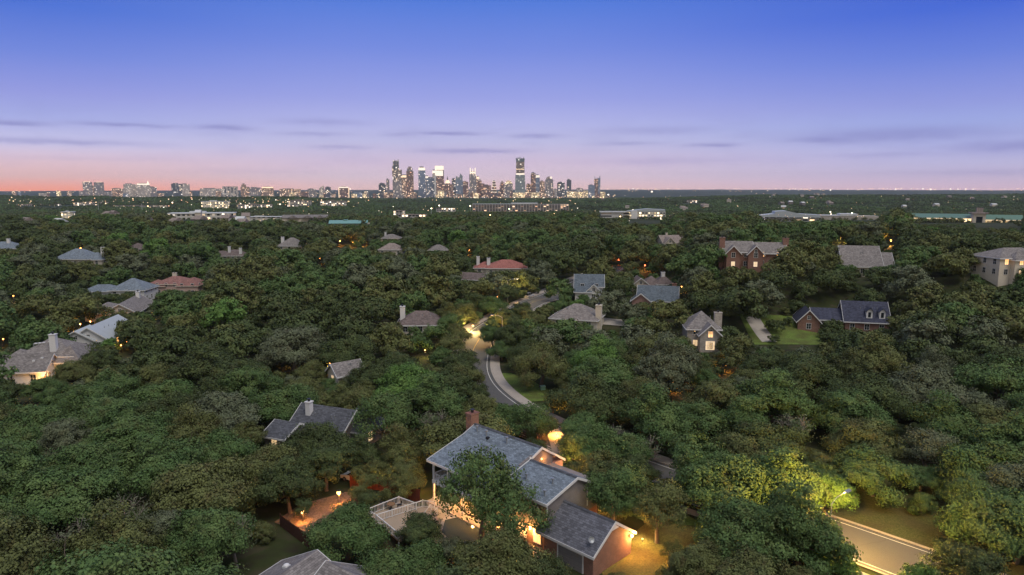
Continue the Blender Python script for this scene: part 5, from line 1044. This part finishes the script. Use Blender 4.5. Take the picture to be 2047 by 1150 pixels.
# ------------------------------------------------------------------ the city
FA = dict(warm=facade('tower_warm', (.36, .25, .2), (.17, .13, .11), .5, 7, 6, .3, (1, .55, .3), (1, .82, .62), 1.06), brown=facade('tower_brown', (.27, .17, .145), (.11, .085, .09), .3, 7, 6, .3, (1, .5, .25), (1, .8, .6), 1.06), blue=facade('tower_blue', (.25, .30, .40), (.17, .24, .36), .14, 7, 6, .2, (1, .75, .5), (1, .92, .85), 1.06),
          grey=facade('tower_grey', (.33, .30, .31), (.14, .15, .18), .28, 6, 6, .3, (1, .68, .42), (1, .88, .75), 0.97), dark=facade('tower_dark', (.13, .14, .165), (.08, .10, .13), .28, 8, 7, .2, (1, .7, .42), (1, .9, .8), 1.06), pale=facade('tower_pale', (.5, .45, .42), (.3, .28, .28), .35, 6, 6, .35, (1, .75, .5), (1, .9, .8), 0.79),
          glass=facade('tower_glass', (.30, .34, .36), (.19, .25, .29), .10, 6, 9, .12, (1, .85, .65), (1, .95, .85), 0.70), lit=facade('tower_lit', (.6, .5, .36), (.5, .4, .26), .8, 7, 6, .25, (1, .66, .32), (1, .85, .58), 1.30), top=facade('tower_top', (.22, .17, .16), (.16, .15, .16), .42, 7, 7, .25, (1, .68, .42), (1, .9, .75), 0.97))
GLOWW = glow('crown_light', (1, .86, .66), .95); GLOWG = glow('gold_light', (1, .68, .38), 1.15); ROOFD = plain('flat_roof', (.2, .2, .21), .9, nscale=.2)
SKY = [  # x0, x1, ytop, D, body, shape, label
 (757, 771, 366, 4500, 'dark', 'mono', 'dark squat tower at the start of downtown'), (772, 778, 357, 4450, 'grey', 'box', 'thin grey slab beside the offset twin tower'), (784, 802, 320, 4300, 'top', 'jenga', 'tall tower of shifted dark blocks over a grey glass base'), (801, 815, 349, 4500, 'warm', 'lit_top', 'broad warm block with glowing top floors beside the shifted block tower'), (812, 826, 333, 4400, 'brown', 'round', 'brown tower with rounded lit head'),
 (836, 850, 333, 4550, 'blue', 'lit_top', 'blue glass tower with bright white rim'), (849, 858, 351, 4600, 'grey', 'lit_top', 'small grey tower glowing at its roof between blue tower and grey slab'), (853, 871, 354, 4450, 'blue', 'box', 'plain grey blue slab next to the white crowned tower'), (869, 887, 332, 4400, 'brown', 'white', 'tower with brilliant white lit crown and white edge column'), (864, 871, 339, 4480, 'pale', 'lit_top', 'narrow bright shaft attached to the white crowned tower'),
 (889, 900, 354, 4700, 'warm', 'pyramid', 'small tower with lit pyramid roof'), (885, 906, 367, 4350, 'brown', 'box', 'broad brown block speckled with lights'), (903, 913, 356, 4550, 'dark', 'box', 'dark box tower beside the pale blue eared tower'), (911, 925, 347, 4500, 'blue', 'owl', 'pale blue tower with angled glass ears'), (925, 936, 362, 4600, 'brown', 'box', 'brown mid rise between eared tower and open crown tower'), (938, 952, 336, 4450, 'grey', 'crown', 'slim grey tower with open illuminated crown'),
 (952, 958, 352, 4650, 'warm', 'lit_top', 'small lit shaft behind the open crown tower'), (953, 968, 358, 4500, 'brown', 'step', 'stepped brown tower behind the low red lit block'), (965, 981, 369, 4450, 'brown', 'box', 'low brown block with red lit lower floors'), (980, 995, 361, 4500, 'pale', 'stripes', 'white striped tapering tower'), (999, 1012, 362, 4550, 'brown', 'step', 'brown stepped block before the tallest tower'), (1008, 1025, 361, 4500, 'grey', 'gable', 'grey tower with slanted lit shoulders'),
 (1031, 1049, 315, 4250, 'glass', 'tallest', 'tallest tower, tapering glass with lit band at mid height'), (1052, 1062, 367, 4500, 'warm', 'box', 'short warm block at the foot of the tallest tower'), (1061, 1071, 345, 4450, 'brown', 'mono', 'slim red brown tower right after the tallest'), (1070, 1079, 349, 4550, 'blue', 'lit_top', 'slim tower with lit cream upper floors'), (1079, 1089, 361, 4450, 'warm', 'box', 'warm lit mid rise left of the mauve tower'), (1090, 1106, 353, 4450, 'grey', 'dome', 'mauve grey tower with one bright light on its roof'),
 (1114, 1129, 364, 4400, 'dark', 'mono', 'dark teal box tower standing apart'), (1133, 1142, 358, 4450, 'dark', 'box', 'slim dark tower next to the teal box'), (1152, 1165, 376, 4600, 'grey', 'mono', 'low dark grey cap building behind the golden lit hall'), (1134, 1166, 383, 4350, 'lit', 'box', 'golden lit hall at the end of downtown'), (1176, 1189, 369, 4400, 'blue', 'box', 'blue lower half of the last twin towers'), (1188, 1200, 353, 4420, 'brown', 'prong', 'last tall tower with pronged roof, tinted violet'),
 (168, 204, 364, 4700, 'grey', 'twin', 'pair of lit apartment towers, first group of midtown'), (248, 271, 367, 4700, 'pale', 'box', 'pale grey midtown tower after a gap'), (274, 298, 366, 4700, 'pale', 'beacon', 'pale midtown building with brilliant white roof lights'), (299, 312, 373, 4750, 'grey', 'box', 'grey block attached to the bright roof lights'), (343, 362, 366, 4650, 'dark', 'box', 'dark half of the midtown office cube'), (362, 378, 367, 4700, 'pale', 'box', 'pale half of the midtown office cube'),
 (446, 474, 373, 4700, 'pale', 'columns', 'midtown block with dark vertical stripes'), (481, 497, 367, 4750, 'warm', 'step', 'stepped pale pink midtown building'), (499, 520, 374, 4700, 'grey', 'box', 'plain grey midtown block'), (523, 546, 373, 4700, 'warm', 'lit_top', 'midtown block with glowing roof line'), (638, 652, 371, 4800, 'pale', 'sail', 'white building with curved pointed top'), (650, 661, 373, 4750, 'dark', 'box', 'dark slab leaning on the white pointed building'), (677, 697, 373, 4700, 'brown', 'frame', 'brown building with bright lit frame'), (615, 632, 377, 4800, 'grey', 'box', 'low grey midtown hall'),
 (224, 246, 376, 4800, 'warm', 'box', 'low lit block before the pale midtown tower'), (560, 600, 377, 4900, 'warm', 'box', 'long low lit midtown block'), (402, 444, 376, 4900, 'pale', 'box', 'long pale midtown hall with pink light'),
]
def tower(x0, x1, yt, D, body, shape, label):
    c = at_d((x0 + x1) / 2, yt, D); w = (x1 - x0) / F_PX * D; g = gz(c.x, c.y) - 6; h = c.z - g; a = w / 2; d = a * .85; bm_ = FA[body]
    o = empty('skyscraper' if h > 75 else 'city_building', (c.x, c.y, g), -math.atan2(c.x, c.y), label, 'tower' if h > 75 else 'building', 'skyline buildings')
    def part(nm, mt, *bx):
        mb = MB()
        for b in bx: mb.box(*b)
        return mb.build(nm, mt, o)
    if shape == 'jenga':
        part('base', FA['grey'], (-a, a, -d, d, 0, h * .5)); part('upper_block', bm_, (-a * .95, a * .95, -d, d * .9, h * .5, h * .6)); part('upper_block', bm_, (-a * .3, a * 1.05, -d * .9, d, h * .6, h * .76))
        part('upper_block', bm_, (-a * 1.05, a * .2, -d * .8, d, h * .6, h * .84)); part('upper_block', FA['dark'], (-a * .85, a * .45, -d, d * .8, h * .76, h * .98)); part('roof_frame', ROOFD, (-a * .6, -a * .5, -d, -d * .8, h * .98, h * 1.01), (a * .2, a * .4, -d, -d * .8, h * .98, h * 1.01))
    elif shape == 'tallest':
        def frus(nm, mt, z0, z1, k0, k1, sh=0):
            MB().add([(-a * k0, -d * k0, z0), (a * k0, -d * k0, z0), (a * k0, d * k0, z0), (-a * k0, d * k0, z0), (-a * k1 + sh, -d * k1, z1), (a * k1 + sh, -d * k1, z1), (a * k1 + sh, d * k1, z1), (-a * k1 + sh, d * k1, z1)], [(3, 2, 1, 0), (4, 5, 6, 7), (0, 1, 5, 4), (1, 2, 6, 5), (2, 3, 7, 6), (3, 0, 4, 7)]).build(nm, mt, o)
        part('podium', FA['lit'], (-a * 1.6, a * 4.2, -d * 1.6, d * 1.5, 0, h * .19)); frus('lower_shaft', bm_, h * .19, h * .6, 1.12, 1.05); frus('lit_band', GLOWW, h * .6, h * .635, .9, .9); frus('middle_shaft', FA['top'], h * .635, h * .72, .93, .93, 0); frus('lit_band', GLOWG, h * .72, h * .732, .85, .85); frus('upper_shaft', FA['top'], h * .732, h * .9, .92, .90)
        frus('crown', FA['glass'], h * .9, h * .97, .9, .98); part('crown_fins', FA['glass'], *[(-a * .98 + i * a * .4, -a * .98 + i * a * .4 + a * .22, -d, d, h * .97, h * (.985 + .012 * (i % 3))) for i in range(5)])
    elif shape == 'white':
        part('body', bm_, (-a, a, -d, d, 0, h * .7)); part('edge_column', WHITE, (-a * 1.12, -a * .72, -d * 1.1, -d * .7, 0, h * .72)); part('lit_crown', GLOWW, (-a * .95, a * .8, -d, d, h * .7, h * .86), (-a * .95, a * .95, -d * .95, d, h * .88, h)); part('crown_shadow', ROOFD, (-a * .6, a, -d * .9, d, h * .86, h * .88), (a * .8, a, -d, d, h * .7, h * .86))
    elif shape == 'crown':
        part('body', bm_, (-a, a, -d, d, 0, h * .8)); part('lit_crown', GLOWW, (-a * .8, -a * .55, -d * .8, -d * .5, h * .8, h), (-a * .1, a * .1, -d * .8, -d * .5, h * .8, h * .97), (a * .55, a * .8, -d * .8, -d * .5, h * .8, h), (-a * .8, a * .8, -d * .7, -d * .55, h * .83, h * .87)); part('crown_frame', FA['pale'], (-a * .85, a * .85, -d * .5, d * .8, h * .8, h * .9))
    elif shape == 'owl':
        part('body', bm_, (-a, a, -d, d, 0, h * .74)); MB().prism([(-a, h * .74), (-a * .9, h * .9), (0, h * .84), (a * .3, h), (a * .95, h * .9), (a * .9, h * .74)], -d * .5, d * .5, 'y').build('ears', FA['glass'], o)
    elif shape == 'stripes':
        part('body', FA['brown'], *[(-a * (1 - .1 * i), a * (1 - .1 * i), -d, d, h * .14 * i, h * .14 * i + h * .1) for i in range(7)]); part('white_bands', GLOWW, *[(-a * (.98 - .1 * i), a * (.98 - .1 * i), -d * 1.05, d, h * .14 * i + h * .1, h * .14 * i + h * .125) for i in range(2, 7)]); part('core', ROOFD, (-a * .3, a * .3, -d * .6, d * .6, 0, h))
    elif shape in ('lit_top', 'frame', 'beacon'):
        part('body', bm_, (-a, a, -d, d, 0, h * .88)); part('lit_top', GLOWW if body != 'warm' else GLOWG, (-a * .9, a * .9, -d * .95, d * .9, h * .88, h * .96)); part('roof', ROOFD, (-a * .6, a * .5, -d * .5, d * .5, h * .96, h))
        if shape == 'frame': part('lit_frame', GLOWG, (-a * 1.02, -a * .88, -d * 1.05, -d, 0, h * .88), (a * .88, a * 1.02, -d * 1.05, -d, 0, h * .88))
        if shape == 'beacon': MB().tube([(a * .7, 0, h * .7), (a * .7, 0, h * 1.15)], [a * .35, .5], 6).build('spire', GLOWW, o)
    elif shape in ('round', 'dome'):
        part('body', bm_, (-a, a, -d, d, 0, h * .86)); MB().tube([(0, 0, h * .86), (0, 0, h * .95), (0, 0, h)], [a * .85, a * .7, a * .3], 12).build('lit_head' if shape == 'round' else 'roof', FA['top'], o)
        if shape == 'dome': MB().ball((a * .4, -d * .7, h * .94), a * .3, 8, 5).build('roof_light', GLOWW, o)
    elif shape == 'pyramid':
        part('body', bm_, (-a, a, -d, d, 0, h * .72)); MB().tube([(0, 0, h * .72), (0, 0, h * .86)], [a * 1.0, a * .4], 4).build('lit_roof', GLOWG, o); MB().tube([(0, 0, h * .86), (0, 0, h * 1.05)], [a * .3, .3], 4).build('spire', ROOFD, o)
    elif shape == 'step': part('body', bm_, (-a, a, -d, d, 0, h * .78)); part('upper_step', bm_, (-a * .8, a * .3, -d * .8, d * .8, h * .78, h * .92)); part('top_step', FA['top'], (-a * .5, a * .0, -d * .6, d * .6, h * .92, h))
    elif shape == 'gable': part('body', bm_, (-a, a, -d, d, 0, h * .82)); MB().prism([(-a, h * .82), (-a * .3, h), (a * .5, h * .98), (a, h * .82)], -d, d, 'y').build('slanted_top', FA['lit'], o)
    elif shape == 'prong': part('body', bm_, (-a, a, -d, d, 0, h * .9)); part('glass_face', FA['blue'], (a * .3, a * 1.03, -d * 1.05, -d, 0, h * .93)); part('prongs', FA['blue'], (-a * .9, -a * .7, -d, -d * .6, h * .9, h), (a * .7, a * .95, -d, -d * .6, h * .9, h * 1.02), (-a * .1, a * .1, -d, -d * .6, h * .9, h * .96))
    elif shape == 'twin': part('body', bm_, (-a, -a * .1, -d * .6, d * .6, 0, h), (a * .05, a, -d * .6, d * .6, 0, h * .98)); part('link', FA['warm'], (-a * .1, a * .05, -d * .4, d * .4, 0, h * .8)); part('roof_lights', GLOWG, (-a * .8, -a * .3, -d * .4, d * .4, h, h * 1.02), (a * .3, a * .8, -d * .4, d * .4, h * .98, h * 1.0)); part('annex', FA['grey'], (-a * 1.4, -a, -d, d, 0, h * .45), (a, a * 1.7, -d, d, 0, h * .4))
    elif shape == 'sail': MB().prism([(-a, 0), (-a, h * .8), (a * .2, h), (a * .5, h * .7), (a, 0)], -d, d, 'y').build('body', bm_, o); part('podium', FA['lit'], (-a * 1.1, a * 1.5, -d * 1.2, -d, 0, h * .3))
    elif shape == 'columns': part('body', FA['dark'], (-a, a, -d, d, 0, h * .97)); part('pale_piers', FA['pale'], *[(-a + i * a * .44, -a + i * a * .44 + a * .24, -d * 1.06, -d, 0, h * .98) for i in range(5)]); part('roof', ROOFD, (-a, a, -d, d, h * .97, h))
    else:
        part('body', bm_, (-a, a, -d, d, 0, h * .95)); part('roof', ROOFD, (-a * .7, a * .3, -d * .6, d * .6, h * .95, h))
        if shape == 'mono': MB().prism([(-a, h * .95), (-a * .2, h * 1.02), (a, h * .96)], -d, d, 'y').build('slanted_top', FA['dark'], o)
    return o
for t in SKY: tower(*t)
# the low lit blocks at the towers' feet
r3 = random.Random(5); fill = []
for k in range(88): fill.append((r3.uniform(702, 1215), r3.choice((4, 6, 8, 10, 12)), r3.triangular(374, 396, 388), r3.uniform(4150, 5000)))
for k in range(34): fill.append((r3.uniform(5, 700), r3.choice((5, 8, 10, 14)), r3.triangular(380, 388, 385), r3.uniform(4500, 5200)))
for k, (px, w, yt, D) in enumerate(sorted(fill)):
    a = w * D / F_PX / 2; c = at_d(px, yt, D); g = gz(c.x, c.y) - 6; h = max(c.z - g, 12); body = r3.choice(('warm', 'warm', 'lit', 'brown', 'grey', 'pale', 'lit', 'blue'))
    near = min(SKY, key=lambda s: abs((s[0] + s[1]) / 2 - px))
    side = 'before' if px < (near[0] + near[1]) / 2 else 'after'
    o = empty('city_building', (c.x, c.y, g), -math.atan2(c.x, c.y), f"{body if body not in ('lit', 'warm') else 'brightly lit'} low block {ORD[k % 20]} in line {side} the {' '.join(near[6].split(',')[0].split()[:7])}", 'building', 'low city blocks')
    MB().box(-a, a, -a * .7, a * .7, 0, h * .94).build('body', FA[body], o)
    MB().box(-a * .8, a * .2, -a * .5, a * .5, h * .94, h).build('roof', ROOFD if r3.random() < .6 else GLOWG, o)
# lights of the distant suburbs: nobody could count them
lm = {k: MB() for k in ('gold', 'white', 'orange')}
def dot(px, py, D, s, k=None):
    p = at_d(px, py, D); r = s * D / F_PX; k = k or r3.choices(('gold', 'white', 'orange'), (5, 1.6, 3))[0]
    lm[k].add([(p.x + r, p.y, p.z), (p.x - r, p.y, p.z), (p.x, p.y + r, p.z), (p.x, p.y - r, p.z), (p.x, p.y, p.z + r * .8), (p.x, p.y, p.z - r * .8)], [(0, 2, 4), (2, 1, 4), (1, 3, 4), (3, 0, 4), (2, 0, 5), (1, 2, 5), (3, 1, 5), (0, 3, 5)])
def dot_ground(px, py, s, up=6, k=None):
    p = on_ground(px, py); c = proj((p.x, p.y, gz(p.x, p.y) + up)); dot(c[0], c[1], p.y - .04 * min(p.y, 600) - 2, s, k)
for _ in range(26):                                          # lights gather along roads and centres
    cx_, cy2 = r3.uniform(1200, 2047), r3.triangular(377.8, 387, 379.5); sp2 = r3.uniform(6, 34)
    for _k in range(r3.randrange(3, 11)): dot_ground(r3.gauss(cx_, sp2), max(377.6, r3.gauss(cy2, 1.0)), r3.choice((.4, .5, .6, .9)), 16)
for _ in range(130): dot_ground(r3.uniform(1200, 2047), r3.triangular(377.5, 386, 379.5), r3.choice((.4, .5, .6, .8)), 16)
for _ in range(70): dot_ground(r3.uniform(0, 760), r3.uniform(381, 389), r3.choice((.5, .7, 1.0)), 10)
for _ in range(120): dot_ground(r3.uniform(0, 740), r3.gauss(409, 5), r3.choice((.5, .7, .9, 1.4)), 9)
for _ in range(90): dot_ground(r3.uniform(700, 1230), r3.uniform(392, 401), r3.choice((.5, .8, 1.2)), 12)
for _ in range(45): dot_ground(r3.uniform(740, 1160), r3.uniform(402, 434), r3.choice((.6, .8, 1.1)), 9)
for _ in range(60): dot_ground(r3.uniform(1180, 2047), r3.uniform(388, 432), r3.choice((.4, .5, .7)), 9)
for _ in range(60): dot_ground(r3.uniform(1240, 1800), r3.gauss(443, 5), r3.choice((.4, .6, .9)), 8)
for _ in range(26): dot_ground(r3.uniform(0, 700), r3.uniform(415, 450), r3.choice((.5, .7)), 8)
for px, py, s in ((1303, 386, 2.2), (1845, 379, 1.8), (1860, 381, 2), (1660, 382, 1.8), (600, 411, 2.8), (560, 416, 2.0), (345, 412, 1.8), (700, 379, 1.5), (1216, 392, 2.2), (1265, 430, 1.8), (1575, 437, 1.6), (1660, 447, 1.6), (1790, 381, 1.5), (1900, 380, 1.8), (1915, 380, 1.5), (1930, 380, 1.5), (1945, 380, 1.5)): dot_ground(px, py, s, 10, 'white')
for k, c, s in (('gold', (1, .66, .32), 1.9), ('white', (1, .86, .66), 2.2), ('orange', (1, .42, .16), 1.5)): tag(lm[k].build('distant_lights', glow('lights_' + k, c, s)), kind='stuff')
# pale little houses dotting the far wooded slopes
for k in range(40):
    px, py = (r3.uniform(1180, 2040), r3.uniform(390, 428)) if k < 28 else (r3.uniform(0, 640), r3.uniform(440, 470))
    p = on_ground(px, py); s = r3.uniform(.45, .75) if k < 28 else r3.uniform(.3, .5); z = gz(p.x, p.y) + 3.2 + (4 if p.y > 1400 else 2)
    zone = 'on the hill beyond the ' + ('white office block' if px < 1420 else 'humped metal roof' if px < 1660 else 'parking deck' if px < 1800 else 'green arcade roofs') if k < 28 else 'in the woods below the ' + ('white flat roofed office' if px > 300 else 'shop strip')
    o = empty('hill_house', (p.x, p.y, z), r3.uniform(-.5, .5), f"pale far house {zone}, {ORD[k % 20]} of that slope{' upward' if k < 20 else ''}", 'house', 'pale houses dotted over far slopes')
    MB().box(-9 * s, 9 * s, -5, 5, -8, 3.2).build('wall', CREAM if k % 3 else TAUPE, o); MB().prism([(-5.8, 3.2), (0, 6.2), (5.8, 3.2)], -9.6 * s, 9.6 * s).build('roof', R_TAN if k % 4 else R_PALE, o)
# evening air
hm = bpy.data.materials.new('evening_haze'); hm.use_nodes = True; nt = hm.node_tree; nt.nodes.clear()
pv_ = N('ShaderNodeVolumePrincipled'); pv_.inputs['Color'].default_value = (.84, .93, 1, 1); pv_.inputs['Density'].default_value = 4.0e-5; pv_.inputs['Anisotropy'].default_value = .2
ou = N('ShaderNodeOutputMaterial'); L(pv_.outputs[0], ou.inputs['Volume'])
HZ = MB().box(-12500, 12500, -12500, 12500, -60, 300).build('haze', hm); tag(HZ, kind='stuff')
